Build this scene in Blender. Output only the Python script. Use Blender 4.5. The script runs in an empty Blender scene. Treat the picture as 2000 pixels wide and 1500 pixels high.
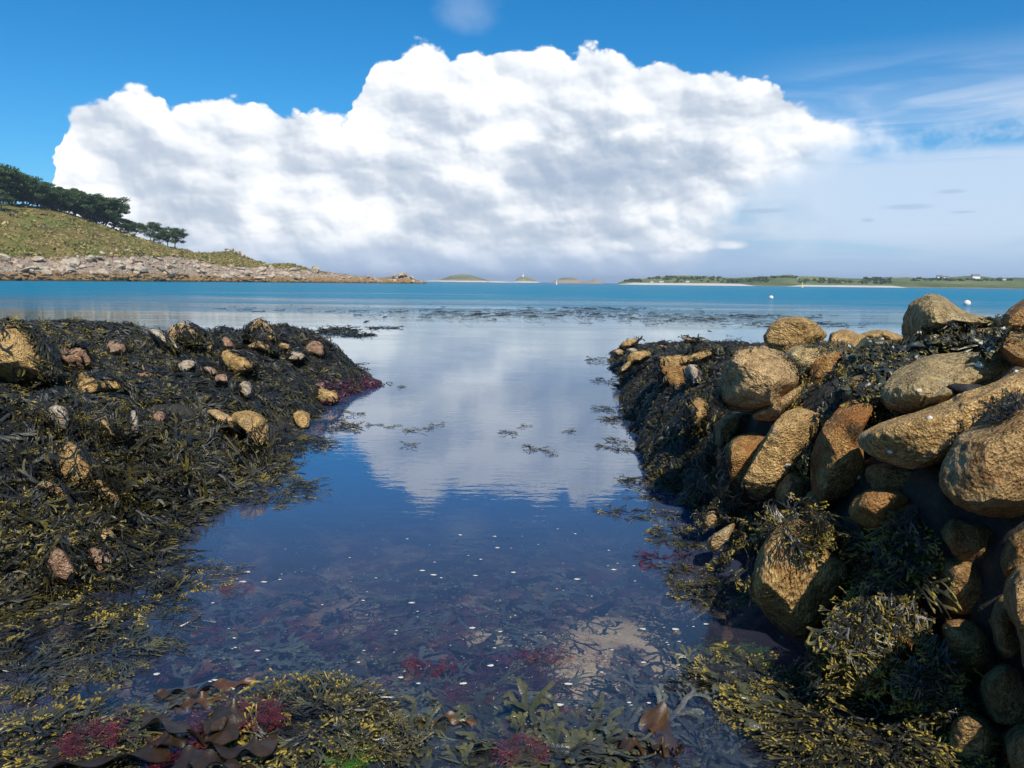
import bpy, math, random
import numpy as np
from mathutils import Vector, Matrix, noise as mnoise
from mathutils.bvhtree import BVHTree
random.seed(7); rng = np.random.default_rng(7)
S = bpy.context.scene; COL = S.collection
rad = math.radians
# ---------------------------------------------------------------- camera
F = 1502.0; CAMZ = 1.4; PITCH = math.atan((750-550.75)/F); ROLL = rad(0.616)
cd = bpy.data.cameras.new('camera'); cam = bpy.data.objects.new('camera', cd); COL.objects.link(cam)
cd.sensor_width = 36; cd.lens = 36*F/2000; cd.clip_start = .05; cd.clip_end = 60000
RM = Matrix.Rotation(math.pi/2-PITCH, 3, 'X') @ Matrix.Rotation(ROLL, 3, 'Z')
cam.matrix_world = Matrix.Translation((0, 0, CAMZ)) @ RM.to_4x4()
S.camera = cam
RN = np.array(RM)
def ray(px, py):
    px = np.asarray(px, float); py = np.asarray(py, float)
    v = np.stack([(px-1000)/F, -(py-750)/F, -np.ones_like(px)], -1)
    return v @ RN.T
def atY(px, py, Y):                       # point on the pixel's ray at world depth Y
    d = ray(px, py); return np.array([0, 0, CAMZ]) + d*(np.asarray(Y)/d[..., 1])[..., None]
def onwater(px, py, z=0.0):
    d = ray(px, py); return np.array([0, 0, CAMZ]) + d*((z-CAMZ)/d[..., 2])[..., None]
def project(P):
    q = (np.asarray(P)-np.array([0, 0, CAMZ])) @ RN
    return 1000+F*q[..., 0]/-q[..., 2], 750-F*q[..., 1]/-q[..., 2]
def azel(px, py):
    d = ray(px, py); return math.degrees(math.atan2(d[0], d[1])), math.degrees(math.asin(d[2]/np.linalg.norm(d)))
# ---------------------------------------------------------------- node helper
class NT:
    flat = False
    def __init__(s, nt): s.nt = nt; s.n = nt.nodes; s.l = nt.links
    def new(s, t, **k):
        n = s.n.new(t)
        for a, b in k.items(): setattr(n, a, b)
        return n
    def put(s, sock, v):
        if isinstance(v, bpy.types.NodeSocket): s.l.new(v, sock)
        elif v is not None:
            if isinstance(v, (tuple, list)) and len(v) == 3 and sock.type == 'RGBA': v = (*v, 1)
            sock.default_value = v
    def m(s, op, a, b=None, c=None, clamp=False):
        n = s.new('ShaderNodeMath', operation=op, use_clamp=clamp)
        for i, v in enumerate((a, b, c)):
            if v is not None: s.put(n.inputs[i], v)
        return n.outputs[0]
    def vm(s, op, a, b=None, sc=None):
        n = s.new('ShaderNodeVectorMath', operation=op); s.put(n.inputs[0], a)
        if b is not None: s.put(n.inputs[1], b)
        if sc is not None: s.put(n.inputs['Scale'], sc)
        return n.outputs['Value'] if op in ('LENGTH', 'DOT_PRODUCT', 'DISTANCE') else n.outputs[0]
    def mr(s, v, a, b, c=0., d=1., smooth=True):
        n = s.new('ShaderNodeMapRange', interpolation_type='SMOOTHSTEP' if smooth else 'LINEAR'); n.clamp = True
        for i, x in enumerate((v, a, b, c, d)): s.put(n.inputs[i], x)
        return n.outputs[0]
    def mix(s, f, a, b, blend='MIX'):
        n = s.new('ShaderNodeMix', data_type='RGBA', blend_type=blend)
        s.put(n.inputs[0], f); s.put(n.inputs[6], a); s.put(n.inputs[7], b); return n.outputs[2]
    def noise(s, vec, sc, det=4, rough=.55, dist=0., col=False, w=None):
        n = s.new('ShaderNodeTexNoise', noise_dimensions='2D' if s.flat else '3D'); s.put(n.inputs['Vector'], vec)
        for k, v in (('Scale', sc), ('Detail', det), ('Roughness', rough), ('Distortion', dist)): n.inputs[k].default_value = v
        return n.outputs[1 if col else 0]
    def vor(s, vec, sc, det=0, rough=.5, feat='F1', rand=1., sm=.3, out=0):
        n = s.new('ShaderNodeTexVoronoi', feature=feat, voronoi_dimensions='2D' if s.flat else '3D'); s.put(n.inputs['Vector'], vec)
        n.inputs['Scale'].default_value = sc; n.inputs['Randomness'].default_value = rand
        if 'Detail' in n.inputs: n.inputs['Detail'].default_value = det; n.inputs['Roughness'].default_value = rough
        if feat == 'SMOOTH_F1': n.inputs['Smoothness'].default_value = sm
        return n.outputs[out]
    def ramp(s, f, pts):
        n = s.new('ShaderNodeValToRGB'); s.put(n.inputs[0], f); e = n.color_ramp.elements
        while len(e) < len(pts): e.new(.5)
        for q, (p, c) in zip(e, pts): q.position = p; q.color = (*c, 1) if len(c) == 3 else c
        return n.outputs[0]
    def scale(s, vec, v):
        n = s.new('ShaderNodeMapping'); s.put(n.inputs[0], vec); n.inputs['Scale'].default_value = v; return n.outputs[0]
    def bump(s, h, strength=1., dist=.01, normal=None):
        n = s.new('ShaderNodeBump'); s.put(n.inputs['Height'], h); s.put(n.inputs['Strength'], strength); n.inputs['Distance'].default_value = dist
        if normal is not None: s.put(n.inputs['Normal'], normal)
        return n.outputs[0]
# ---------------------------------------------------------------- sky
SUN = Vector((.22, -.78, .86)).normalized()
def build_world():
    w = bpy.data.worlds.new('World'); S.world = w; w.use_nodes = True
    T = NT(w.node_tree); T.n.clear()
    sky = T.new('ShaderNodeTexSky', sky_type='NISHITA', sun_disc=False)
    sky.sun_elevation = math.asin(SUN.z); sky.sun_rotation = math.atan2(SUN.x, SUN.y)
    sky.air_density = 1.0; sky.dust_density = .6; sky.ozone_density = 2.2; sky.altitude = 0
    d = T.new('ShaderNodeTexCoord').outputs['Generated']
    sx = T.new('ShaderNodeSeparateXYZ'); T.put(sx.inputs[0], d)
    az = T.m('MULTIPLY', T.m('ARCTAN2', sx.outputs[0], sx.outputs[1]), 57.2958)
    el = T.m('MULTIPLY', T.m('ARCSINE', sx.outputs[2]), 57.2958)
    T.flat = True; cx = T.new('ShaderNodeCombineXYZ'); T.put(cx.inputs[0], T.m('MULTIPLY', az, .01745)); T.put(cx.inputs[1], T.m('MULTIPLY', el, .01745))
    d = cx.outputs[0]
    azw = T.m('ADD', az, T.m('MULTIPLY', T.m('SUBTRACT', T.noise(d, 24, 3, .6), .5), 1.3))
    def curve(pts, e0=-6, e1=26, a0=-40, a1=40):
        n = T.new('ShaderNodeFloatCurve'); c = n.mapping.curves[0]; n.mapping.extend = 'HORIZONTAL'
        P = [((a-a0)/(a1-a0), (e-e0)/(e1-e0)) for a, e in pts]
        while len(c.points) < len(P): c.points.new(.5, .5)
        for q, p in zip(c.points, P): q.location = p; q.handle_type = 'VECTOR'
        n.mapping.update()
        T.put(n.inputs[1], T.m('DIVIDE', T.m('SUBTRACT', azw, a0), a1-a0, clamp=True))
        return T.m('ADD', T.m('MULTIPLY', n.outputs[0], e1-e0), e0)
    top = [(60, 420), (100, 395), (108, 340), (112, 225), (150, 195), (180, 184), (212, 188), (222, 162), (262, 156), (300, 168), (330, 194), (362, 180), (400, 178), (440, 172), (480, 190), (520, 190), (560, 212), (600, 204),
           (640, 212), (676, 222), (688, 190), (706, 178), (716, 138), (742, 98), (790, 80), (830, 66), (862, 76), (880, 92), (935, 90), (990, 82), (1060, 76), (1090, 80), (1108, 98), (1132, 74), (1170, 74), (1200, 90),
           (1230, 108), (1275, 100), (1325, 108), (1345, 134), (1400, 132), (1440, 138), (1500, 144), (1532, 170), (1560, 198), (1610, 214), (1660, 210), (1705, 216), (1760, 236), (1815, 270), (1850, 420)]
    bot = [(60, 620), (1290, 640), (1340, 560), (1400, 450), (1450, 385), (1520, 345), (1600, 318), (1700, 300), (1815, 288), (1850, 400)]
    topc = curve([azel(*p) for p in top]); botc = curve([azel(*p) for p in bot])
    n1 = T.noise(d, 9, 5, .6, col=True)
    dS = T.scale(d, (1, 1.45, 1)); warp = T.vm('ADD', dS, T.vm('SCALE', T.vm('SUBTRACT', n1, (.5, .5, .5)), sc=.03))
    lightdir = Vector((.5, .85, 0))
    def puff(v, sc, det):                        # rounded billows: high at the middle of each cell
        return T.m('SUBTRACT', 1., T.vor(v, sc, det, .55, 'SMOOTH_F1', 1., .25))
    def crisp(v, sc, det): return T.m('SUBTRACT', 1., T.vor(v, sc, det, .5, 'F1', 1.))
    pA = puff(warp, 10, 1.0); pB = crisp(warp, 26, 2)
    offA = T.vm('ADD', warp, tuple(lightdir*.015)); offB = T.vm('ADD', warp, tuple(lightdir*.007))
    pA2 = puff(offA, 10, 1.0); pB2 = crisp(offB, 26, 2)
    fine = T.noise(d, 42, 6, .62)
    edge = T.m('ADD', T.m('MULTIPLY', T.m('SUBTRACT', pB, .62), .85), T.m('MULTIPLY', T.m('SUBTRACT', fine, .5), .45))
    below = T.m('SUBTRACT', topc, el)
    D = T.m('ADD', below, edge)
    softw = T.mr(az, 18, 29, .35, 3.0)
    aTop = T.mr(D, 0, softw)
    nb = T.noise(d, 8, 4, .55)
    aBot = T.mr(T.m('ADD', T.m('SUBTRACT', el, botc), T.m('MULTIPLY', T.m('SUBTRACT', nb, .5), 7)), T.mr(az, 4, 14, -2.2, -1.5), T.mr(az, 4, 14, 4.2, 2.6))
    alpha = T.m('MULTIPLY', aTop, aBot)
    # small gap of blue on the far left flank of the cloud
    def blob(px, py, rx, ry, soft=.5, amp=0.):
        a, e = azel(px, py); ra = rx/F*57.3; re = ry/F*57.3
        x = T.m('DIVIDE', T.m('SUBTRACT', az, a), ra); y = T.m('DIVIDE', T.m('SUBTRACT', el, e), re)
        r = T.m('SQRT', T.m('ADD', T.m('MULTIPLY', x, x), T.m('MULTIPLY', y, y)))
        if amp: r = T.m('ADD', r, T.m('MULTIPLY', T.m('SUBTRACT', nz, .5), amp))
        return T.mr(r, 1-soft, 1+soft, 1, 0)
    nz = T.noise(warp, 22, 5, .6)
    gap = blob(142, 298, 50, 15, .8, 2.6)
    alpha = T.m('MULTIPLY', alpha, T.m('SUBTRACT', 1., T.m('MULTIPLY', gap, .0)))
    # brightness
    low = T.noise(T.scale(d, (1, 2.0, 1)), 6, 4, .55)
    relief = T.m('ADD', T.m('MULTIPLY', T.m('SUBTRACT', pA, pA2), .48), T.m('MULTIPLY', T.m('SUBTRACT', pB, pB2), .16))
    depth = T.mr(below, .2, 15, 0., .17, False)
    br = T.m('SUBTRACT', .97, depth)
    br = T.m('ADD', br, T.m('MULTIPLY', T.m('SUBTRACT', low, .5), .26))
    br = T.m('ADD', br, T.m('MULTIPLY', T.m('SUBTRACT', pA, .55), .16))
    br = T.m('ADD', br, relief)
    for (px, py, rx, ry, v) in [(1200, 330, 190, 60, -.17), (1380, 270, 130, 50, -.08), (700, 350, 110, 42, -.11), (900, 210, 120, 50, -.05), (940, 430, 120, 50, -.08), (420, 390, 130, 60, -.07), (520, 300, 100, 40, -.03),
                                (830, 470, 70, 40, -.07), (1230, 455, 110, 34, -.10), (320, 300, 90, 60, -.04), (1100, 260, 90, 50, -.06),
                                (690, 425, 85, 34, .14), (505, 420, 34, 46, .17), (965, 320, 32, 50, .14), (960, 150, 200, 60, .05), (420, 245, 110, 50, .03), (700, 290, 70, 50, .06),
                                (540, 480, 60, 13, .09), (410, 465, 36, 14, .10), (160, 345, 50, 30, .10), (1330, 170, 90, 30, -.05), (1620, 250, 90, 22, .05), (880, 480, 50, 20, .08), (1000, 450, 30, 26, .08)]:
        br = T.m('ADD', br, T.m('MULTIPLY', blob(px, py, rx, ry, .55, 1.2), v))
    br = T.m('MULTIPLY', T.m('MAXIMUM', br, .3), 1.0, clamp=True)
    ccol = T.ramp(br, [(.30, (.33, .43, .58)), (.55, (.43, .52, .65)), (.72, (.58, .65, .75)), (.88, (.84, .88, .93)), (1., (1.02, 1.03, 1.05))])
    # thin high cloud on the right, streaks
    st = T.noise(T.scale(d, (1.2, 9, 1)), 3.2, 6, .6, .6)
    thin = T.m('MULTIPLY', T.mr(az, 12, 24), T.m('MULTIPLY', T.mr(el, 16, 9, 0, 1), T.mr(el, 1, 4, .6, 1)))
    wisp = T.m('MULTIPLY', thin, T.mr(st, .30, .62, .25, .85))
    band = T.m('MULTIPLY', T.mr(az, 10, 22), T.m('MULTIPLY', T.mr(el, 9.0, 7.6), T.mr(el, 2.9, 3.2)))
    wisp = T.m('MAXIMUM', wisp, T.m('MULTIPLY', band, .78))
    bluegap = T.m('MULTIPLY', T.m('MULTIPLY', T.mr(el, 8, 9), T.mr(el, 10.8, 9.6)), T.mr(az, 16, 20))
    wisp = T.m('MULTIPLY', wisp, T.m('SUBTRACT', 1, T.m('MULTIPLY', bluegap, T.mr(nz, .3, .6, .4, .9))))
    # base blue
    K = T.mix(1., sky.outputs[0], (.62, .98, 1.22), 'MULTIPLY')
    hs = T.new('ShaderNodeHueSaturation'); hs.inputs['Saturation'].default_value = 1.18; T.put(hs.inputs['Color'], K)
    base = T.mix(1., hs.outputs[0], (SKYK,)*3, 'MULTIPLY')
    hz = T.mr(el, 7, -.5, 0, .9)
    base = T.mix(hz, base, (.36, .55, .80))
    cur = T.mix(wisp, base, (.64, .74, .89))
    st2 = T.m('MULTIPLY', T.m('MULTIPLY', T.mr(az, 26, 12), T.mr(az, -30, 0)), T.m('MULTIPLY', T.mr(el, .3, 2.), T.mr(T.m('ADD', el, T.m('MULTIPLY', T.m('SUBTRACT', nb, .5), 5)), 10.5, 6.5)))
    cur = T.mix(T.m('MULTIPLY', st2, T.mr(low, .3, .62, .45, .95)), cur, T.mix(T.mr(low, .38, .62), (.42, .52, .68), (.68, .75, .85)))
    cur = T.mix(T.m('MULTIPLY', alpha, 1.), cur, ccol)
    # low haze over everything near the horizon
    cur = T.mix(T.mr(el, 3.8, .2, 0, .72), cur, (.39, .53, .75))
    # small bright cumulus low down, and one speck beside it
    cm = T.m('MAXIMUM', blob(1328, 452, 58, 30, .22, 1.5), T.m('MAXIMUM', blob(1285, 478, 105, 13, .35, 1.), blob(1425, 478, 26, 8, .5, .8)))
    cur = T.mix(cm, cur, T.mix(T.mr(relief, -.1, .12), (.62, .70, .80), (.93, .96, 1.0)))
    for (px, py, rx, ry) in [(1772, 404, 34, 4), (1858, 374, 18, 3), (1880, 414, 18, 2), (1695, 430, 9, 3), (1490, 412, 34, 4)]:
        cur = T.mix(T.m('MULTIPLY', blob(px, py, rx, ry, .6, .8), .45), cur, (.34, .46, .64))
    cur = T.mix(T.m('MULTIPLY', blob(912, 22, 45, 26, .9, 1.6), .28), cur, (.5, .62, .80))
    bg = T.new('ShaderNodeBackground'); T.put(bg.inputs[0], cur); bg.inputs[1].default_value = 1.0
    # the map is in display units; strength brings the physical sky into it
    out = T.new('ShaderNodeOutputWorld'); T.l.new(bg.outputs[0], out.inputs[0])
SKYK = .10
build_world()
S.world.cycles.sampling_method = 'MANUAL'; S.world.cycles.sample_map_resolution = 512
sd = bpy.data.lights.new('sun', 'SUN'); sd.energy = 5.0; sd.angle = rad(.5); sd.color = (1, .94, .84)
so = bpy.data.objects.new('sun', sd); COL.objects.link(so); so.rotation_euler = SUN.to_track_quat('Z', 'Y').to_euler(); so.location = SUN*60
S.view_settings.view_transform = 'Standard'; S.view_settings.look = 'None'; S.view_settings.exposure = 0.12; S.view_settings.gamma = 1
S.render.engine = 'CYCLES'; S.cycles.use_denoising = True; S.cycles.max_bounces = 6; S.cycles.transparent_max_bounces = 12
S.cycles.caustics_reflective = False; S.cycles.caustics_refractive = False
# ---------------------------------------------------------------- helpers
def tag(o, label=None, cat=None, group=None, kind=None):
    for k, v in (('label', label), ('category', cat), ('group', group), ('kind', kind)):
        if v: o[k] = v
    return o
def link(name, me, parent=None):
    o = bpy.data.objects.new(name, me); COL.objects.link(o)
    if parent is not None: o.parent = parent
    return o
def empty(name, loc, rz=0):
    o = bpy.data.objects.new(name, None); COL.objects.link(o); o.location = loc; o.rotation_euler.z = rz; o.empty_display_size = .1; return o
def mesh(name, V, Fc, mats, smooth=True, attrs=None, midx=None):
    """V (n,3); Fc (m,k) array or list of arrays of different k"""
    V = np.asarray(V, np.float32); L = [np.asarray(f, np.int32) for f in (Fc if isinstance(Fc, list) else [Fc]) if len(f)]
    me = bpy.data.meshes.new(name); me.vertices.add(len(V)); me.vertices.foreach_set('co', V.ravel())
    loops = np.concatenate([f.ravel() for f in L]); sizes = np.concatenate([np.full(len(f), f.shape[1], np.int32) for f in L])
    me.loops.add(len(loops)); me.loops.foreach_set('vertex_index', loops)
    me.polygons.add(len(sizes)); st = np.zeros(len(sizes), np.int32); st[1:] = np.cumsum(sizes)[:-1]
    me.polygons.foreach_set('loop_start', st)
    me.polygons.foreach_set('use_smooth', np.full(len(sizes), smooth))
    if midx is not None: me.polygons.foreach_set('material_index', np.asarray(midx, np.int32))
    for k, a in (attrs or {}).items():
        at = me.attributes.new(k, 'FLOAT', 'POINT'); at.data.foreach_set('value', np.asarray(a, np.float32))
    for m in (mats if isinstance(mats, (list, tuple)) else [mats]): me.materials.append(m)
    me.update(calc_edges=True); me.validate(); return me
def _h(i, j, k, s):
    n = (i*374761393 + j*668265263 + k*2147483647 + s*974634777).astype(np.int64) & 0xffffffff
    n = ((n ^ (n >> 13)) * 1274126177) & 0xffffffff; n = (n ^ (n >> 16)) & 0xffffffff
    return n/2147483648.0-1
def vn(P, sc=1., octv=4, seed=0, rough=.5):
    P = np.asarray(P, float)*sc; out = np.zeros(P.shape[:-1]); a = 1.; tot = 0
    if P.shape[-1] == 2: P = np.concatenate([P, np.zeros(P.shape[:-1]+(1,))], -1)
    for o in range(octv):
        f = np.floor(P).astype(np.int64); t = P-f; t = t*t*(3-2*t); i, j, k = f[..., 0], f[..., 1], f[..., 2]; x, y, z = t[..., 0], t[..., 1], t[..., 2]
        c = [[[_h(i+a1, j+b1, k+c1, seed+o) for c1 in (0, 1)] for b1 in (0, 1)] for a1 in (0, 1)]
        L = lambda p, q, w: p+(q-p)*w
        v = L(L(L(c[0][0][0], c[1][0][0], x), L(c[0][1][0], c[1][1][0], x), y), L(L(c[0][0][1], c[1][0][1], x), L(c[0][1][1], c[1][1][1], x), y), z)
        out += v*a; tot += a; a *= rough; P = P*2.03+17.1
    return out/tot
def cells(P, sc, seed=0):
    """2D/3D Worley: (F1, F2-F1, random of cell)"""
    P = np.asarray(P, float)*sc; D = P.shape[-1]; f = np.floor(P).astype(np.int64)
    b1 = np.full(P.shape[:-1], 9.); b2 = b1.copy(); rid = b1.copy()
    import itertools
    for off in itertools.product((-1, 0, 1), repeat=D):
        c = f+np.array(off); c3 = [c[..., q] if q < D else np.zeros_like(c[..., 0]) for q in range(3)]
        pt = np.stack([c[..., q]+.5+.5*_h(*c3, seed+q*7) for q in range(D)], -1)
        d = np.linalg.norm(P-pt, axis=-1); r = _h(*c3, seed+91)
        nb = d < b1; b2 = np.where(nb, b1, np.minimum(b2, d)); rid = np.where(nb, r, rid); b1 = np.where(nb, d, b1)
    return b1, b2-b1, rid
def grid_faces(nu, nv):
    i = np.arange(nu-1)[:, None]*nv+np.arange(nv-1)[None]; i = i.ravel()
    return np.stack([i, i+nv, i+nv+1, i+1], 1)
def inside(px, py, poly):
    poly = np.asarray(poly, float); x0, y0 = poly[:, 0], poly[:, 1]; x1, y1 = np.roll(x0, -1), np.roll(y0, -1)
    px = np.asarray(px)[..., None]; py = np.asarray(py)[..., None]
    c = ((y0 > py) != (y1 > py)) & (px < (x1-x0)*(py-y0)/(np.where(y1 == y0, 1e-9, y1-y0))+x0)
    return c.sum(-1) % 2 == 1
def interp(x, pts): return np.interp(x, [p[0] for p in pts], [p[1] for p in pts])
def smooth01(x): x = np.clip(x, 0, 1); return x*x*(3-2*x)
# ---------------------------------------------------------------- materials
def mat(name):
    m = bpy.data.materials.new(name); m.use_nodes = True; T = NT(m.node_tree); b = T.n['Principled BSDF']; return m, T, b
def setp(T, b, **k):
    for a, v in k.items(): T.put(b.inputs[a.replace('_', ' ')], v)
def granite(name, c1, c2, c3, grain=1., bumpy=1., rust=0., stretch=None):
    m, T, b = mat(name); g = T.new('ShaderNodeNewGeometry').outputs['Position']
    gs = T.scale(g, stretch) if stretch else g
    big = T.noise(g, 5, 4, .6); mid = T.noise(gs, 22*grain, 6, .72); cr = T.vor(gs, 95*grain); fine = T.noise(gs, 150*grain, 3, .6)
    f = T.m('ADD', T.m('MULTIPLY', mid, .6), T.m('MULTIPLY', fine, .4))
    col = T.ramp(f, [(.38, c3), (.46, c2), (.54, tuple(x*1.15 for x in c1)), (.66, tuple(min(1, x*1.7) for x in c1))])
    pat = T.mr(big, .48, .66)
    col = T.mix(T.m('MULTIPLY', pat, .55), col, c2)
    col = T.mix(T.m('MULTIPLY', T.mr(T.noise(g, 3.7, 6, .75), .55, .66), .6), col, tuple(x*.42 for x in c2))   # dark lichen
    col = T.mix(T.m('MULTIPLY', T.mr(T.noise(T.vm('ADD', g, (9, 4, 2)), 4.3, 6, .75), .56, .66), .45), col, (.60, .53, .36))   # pale lichen
    if rust: col = T.mix(T.m('MULTIPLY', T.mr(T.noise(g, 3.1, 3, .6), .42, .6), rust), col, (.42, .155, .035))
    col = T.mix(T.m('MULTIPLY', T.mr(T.vor(g, 60*grain, out=0), .16, .08), .8), col, (.62, .56, .46))   # quartz and barnacle specks
    col = T.mix(T.m('MULTIPLY', T.mr(T.noise(g, 48*grain, 4, .7), .60, .68), .75), col, (.035, .026, .018))   # dark pits and lichen
    h = T.m('ADD', T.m('MULTIPLY', mid, 1.5), T.m('ADD', T.m('MULTIPLY', cr, .55), T.m('MULTIPLY', fine, .5)))
    setp(T, b, Base_Color=col, Roughness=.85, Normal=T.bump(h, 1., .030*bumpy/grain)); b.inputs['Specular IOR Level'].default_value = .25
    return m
def weedmat(name, stops, rough=.34, spec=.5, var=.25):
    """colour runs from the holdfast (t=0) to the tips (t=1); r differs from plant to plant"""
    m, T, b = mat(name); t = T.new('ShaderNodeAttribute', attribute_name='t').outputs['Fac']; r = T.new('ShaderNodeAttribute', attribute_name='r').outputs['Fac']
    g = T.new('ShaderNodeNewGeometry').outputs['Position']
    tt = T.m('ADD', t, T.m('MULTIPLY', T.m('SUBTRACT', r, .5), var*2))
    col = T.ramp(T.m('DIVIDE', tt, 1.25), stops)
    col = T.mix(T.mr(T.noise(g, 70, 3, .6), .35, .7, 0, .5), col, T.mix(1., col, (.45, .42, .4), 'MULTIPLY'))
    bn = T.bump(T.noise(g, 160, 3, .6), .5, .003)
    setp(T, b, Base_Color=col, Roughness=rough, Normal=bn); b.inputs['Specular IOR Level'].default_value = spec
    return m
BARE = None
GR = {
 'ochre': granite('ochre_granite', (.66, .415, .165), (.43, .255, .09), (.13, .078, .03)),
 'tan': granite('tan_granite', (.66, .435, .20), (.45, .28, .12), (.15, .092, .042)),
 'brown': granite('brown_granite', (.48, .30, .12), (.29, .175, .066), (.10, .058, .026), bumpy=1.2, rust=.35),
 'rust': granite('rusty_granite', (.54, .31, .11), (.37, .19, .058), (.13, .065, .025), bumpy=1.2, rust=.8),
 'grey': granite('greyish_granite', (.53, .385, .18), (.37, .255, .115), (.12, .09, .045)),
 'pink': granite('pink_granite', (.52, .33, .21), (.38, .21, .125), (.17, .09, .055)),
 'pale': granite('pale_granite', (.62, .52, .40), (.50, .38, .25), (.26, .17, .10)),
 'ridged': granite('ridged_granite', (.60, .38, .14), (.38, .215, .072), (.10, .055, .022), bumpy=1.5, rust=.45, stretch=(1, 1, .35)),
 'dark': granite('shade_dark_granite', (.11, .08, .045), (.06, .045, .027), (.022, .017, .012)),  # darkness of the shaded recesses put into the stone colour
}
BLK = [(0., (.011, .012, .012)), (.5, (.016, .017, .016)), (.84, (.026, .025, .015)), (1.02, (.07, .058, .014)), (1.22, (.16, .125, .02))]
BLK = [(p/1.25, c) for p, c in BLK]
OLV = [(0., (.013, .013, .012)), (.55, (.024, .024, .018)), (.86, (.05, .045, .022)), (.98, (.12, .095, .022)), (1.1, (.32, .235, .032))]
OLV = [(p/1.25, c) for p, c in OLV]
WM = {
 'black': weedmat('dark_wrack', BLK, .46, .42, .2),
 'olive': weedmat('bladder_wrack', OLV, .42, .45, .14),
 'yellow': weedmat('yellow_wrack', [(0., (.025, .023, .016)), (.6, (.05, .044, .02)), (.92, (.14, .11, .025)), (1.1, (.40, .29, .035))], .3, .6, .2),
 'grey': weedmat('grey_green_wrack', [(0., (.02, .021, .018)), (.5, (.05, .052, .038)), (.85, (.12, .11, .04))], .3, .7, .2),
 'serrate': weedmat('serrated_wrack', [(0., (.022, .024, .018)), (.5, (.05, .055, .032)), (1., (.12, .11, .04))], .3, .6, .2),
 'kelp': weedmat('kelp_brown', [(0., (.014, .009, .006)), (.5, (.032, .020, .011)), (.9, (.10, .045, .016))], .42, .5, .2),
 'red': weedmat('red_algae', [(0., (.07, .008, .014)), (.6, (.11, .014, .024)), (1., (.20, .03, .045))], .4, .4, .2),
 'maroon': weedmat('maroon_algae', [(0., (.022, .008, .018)), (.6, (.06, .014, .03)), (1., (.13, .025, .04))], .4, .4, .2),
 'green': weedmat('green_algae', [(0., (.02, .06, .01)), (1., (.08, .26, .02))], .4, .4, .2),
 'slate': weedmat('slate_sunken_wrack', [(0., (.05, .06, .07)), (.6, (.09, .11, .10)), (1., (.17, .17, .10))], .5, .3, .2),
 'plum': weedmat('plum_sunken_algae', [(0., (.05, .015, .04)), (.6, (.13, .025, .07)), (1., (.26, .05, .11))], .5, .3, .2),
 'rust': weedmat('rusty_sunken_kelp', [(0., (.08, .04, .03)), (.6, (.16, .08, .045)), (1., (.30, .14, .07))], .5, .3, .2),
 'dim': weedmat('dim_submerged_wrack', [(0., (.03, .034, .04)), (1., (.075, .085, .075))], .5, .3, .2),
}
# ---------------------------------------------------------------- near ground: seabed of the gully and the two rock banks
LS = [(0, -2.7), (2.6, -2.55), (3.1, -2.32), (3.3, -2.15), (3.8, -1.95), (4.6, -2.02), (5.3, -2.0), (6, -1.93), (6.8, -2.05), (7.5, -2.05), (8.6, -2.1), (9.6, -2.05), (10.2, -1.85), (10.6, -1.8), (11.1, -2.35), (12, -2.6), (13, -2.75), (13.8, -3.1), (14.5, -3.8), (15.2, -5)]
RS = [(0, 1.75), (1.5, 1.62), (2.1, 1.56), (2.76, 1.42), (3.4, 1.38), (4, 1.32), (5.1, 1.2), (6, 1.17), (7.4, 1.25), (8.9, 1.42), (10.5, 1.6), (12, 1.75), (14, 1.92), (15.3, 2.0), (16, 2.25), (16.6, 3.2), (17.2, 6.)]
def ground_z(X, Y):
    P2 = np.stack([X, Y], -1); w = .12*vn(P2, 2.2, 3, 5)
    sl = interp(Y, LS)-X+w; sr = X-interp(Y, RS)+w*.7
    dep = np.interp(Y, [0, 2.2, 4, 7, 12, 25, 40], [.16, .26, .34, .5, 1.1, 2.4, 3.5])
    base = -dep*(1+.25*vn(P2, 1.3, 3, 9))
    ending = smooth01((15.2-Y)/2.6)
    # left bank
    back = smooth01(((7.9+1.02*(X+7))-Y)/2.2+.75)*smooth01((14.6-Y)/1.6)
    zl = (.88*(1-np.exp(-np.maximum(sl, 0)/1.35))*np.where(sl > 0, 1, 0)+.13*vn(P2, 1.15, 2, 3)*smooth01(sl/.8)+.09*vn(P2, 3.3, 3, 4)*smooth01(sl/.4))*back
    for (bx, by, r, h) in LUMPS: zl = zl+h*np.exp(-((X-bx)**2+((Y-by)*.8)**2)/(r*r))
    zl = zl-.5*(1-back)
    zl = np.where(sl > -1.0, np.where(sl > 0, zl, sl*.55), base)
    # right bank
    top = np.interp(Y, [0, 4, 5.5, 7, 9, 12, 15, 16.2], [.98, .98, .86, .74, .60, .42, .24, .08])
    k = np.interp(Y, [0, 4, 6, 12], [.16, .18, .3, .45])
    zr = top*(1-np.exp(-np.maximum(sr, 0)/k))+(.06*vn(P2, 2.2, 3, 13)+.05*vn(P2, 5, 2, 14))*smooth01(sr/.5)
    kr = smooth01((16.9-Y)/1.0); zr = zr*kr-.5*(1-kr)
    zr = np.where(sr > -1, np.where(sr > 0, zr, sr*.9), base)
    z = np.maximum(base, np.maximum(np.where(sl > -1, zl, -9), np.where(sr > -1, zr, -9)))
    return z
def lump(px, py, Y, r, h):
    p = atY(np.array(px), np.array(py), np.array(Y)); return (p[0], p[1], r, h)
LUMPS = [lump(228, 640, 8.2, .62, .20), lump(385, 650, 9.0, .30, .17), lump(508, 650, 9.8, .26, .26), lump(590, 665, 10.6, .5, .20), lump(430, 670, 9.4, .3, .05), lump(90, 660, 7.3, .3, .08), lump(150, 800, 4.9, .5, .06), lump(420, 850, 5.2, .45, .10), lump(330, 760, 6.4, .5, .06)]
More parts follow.
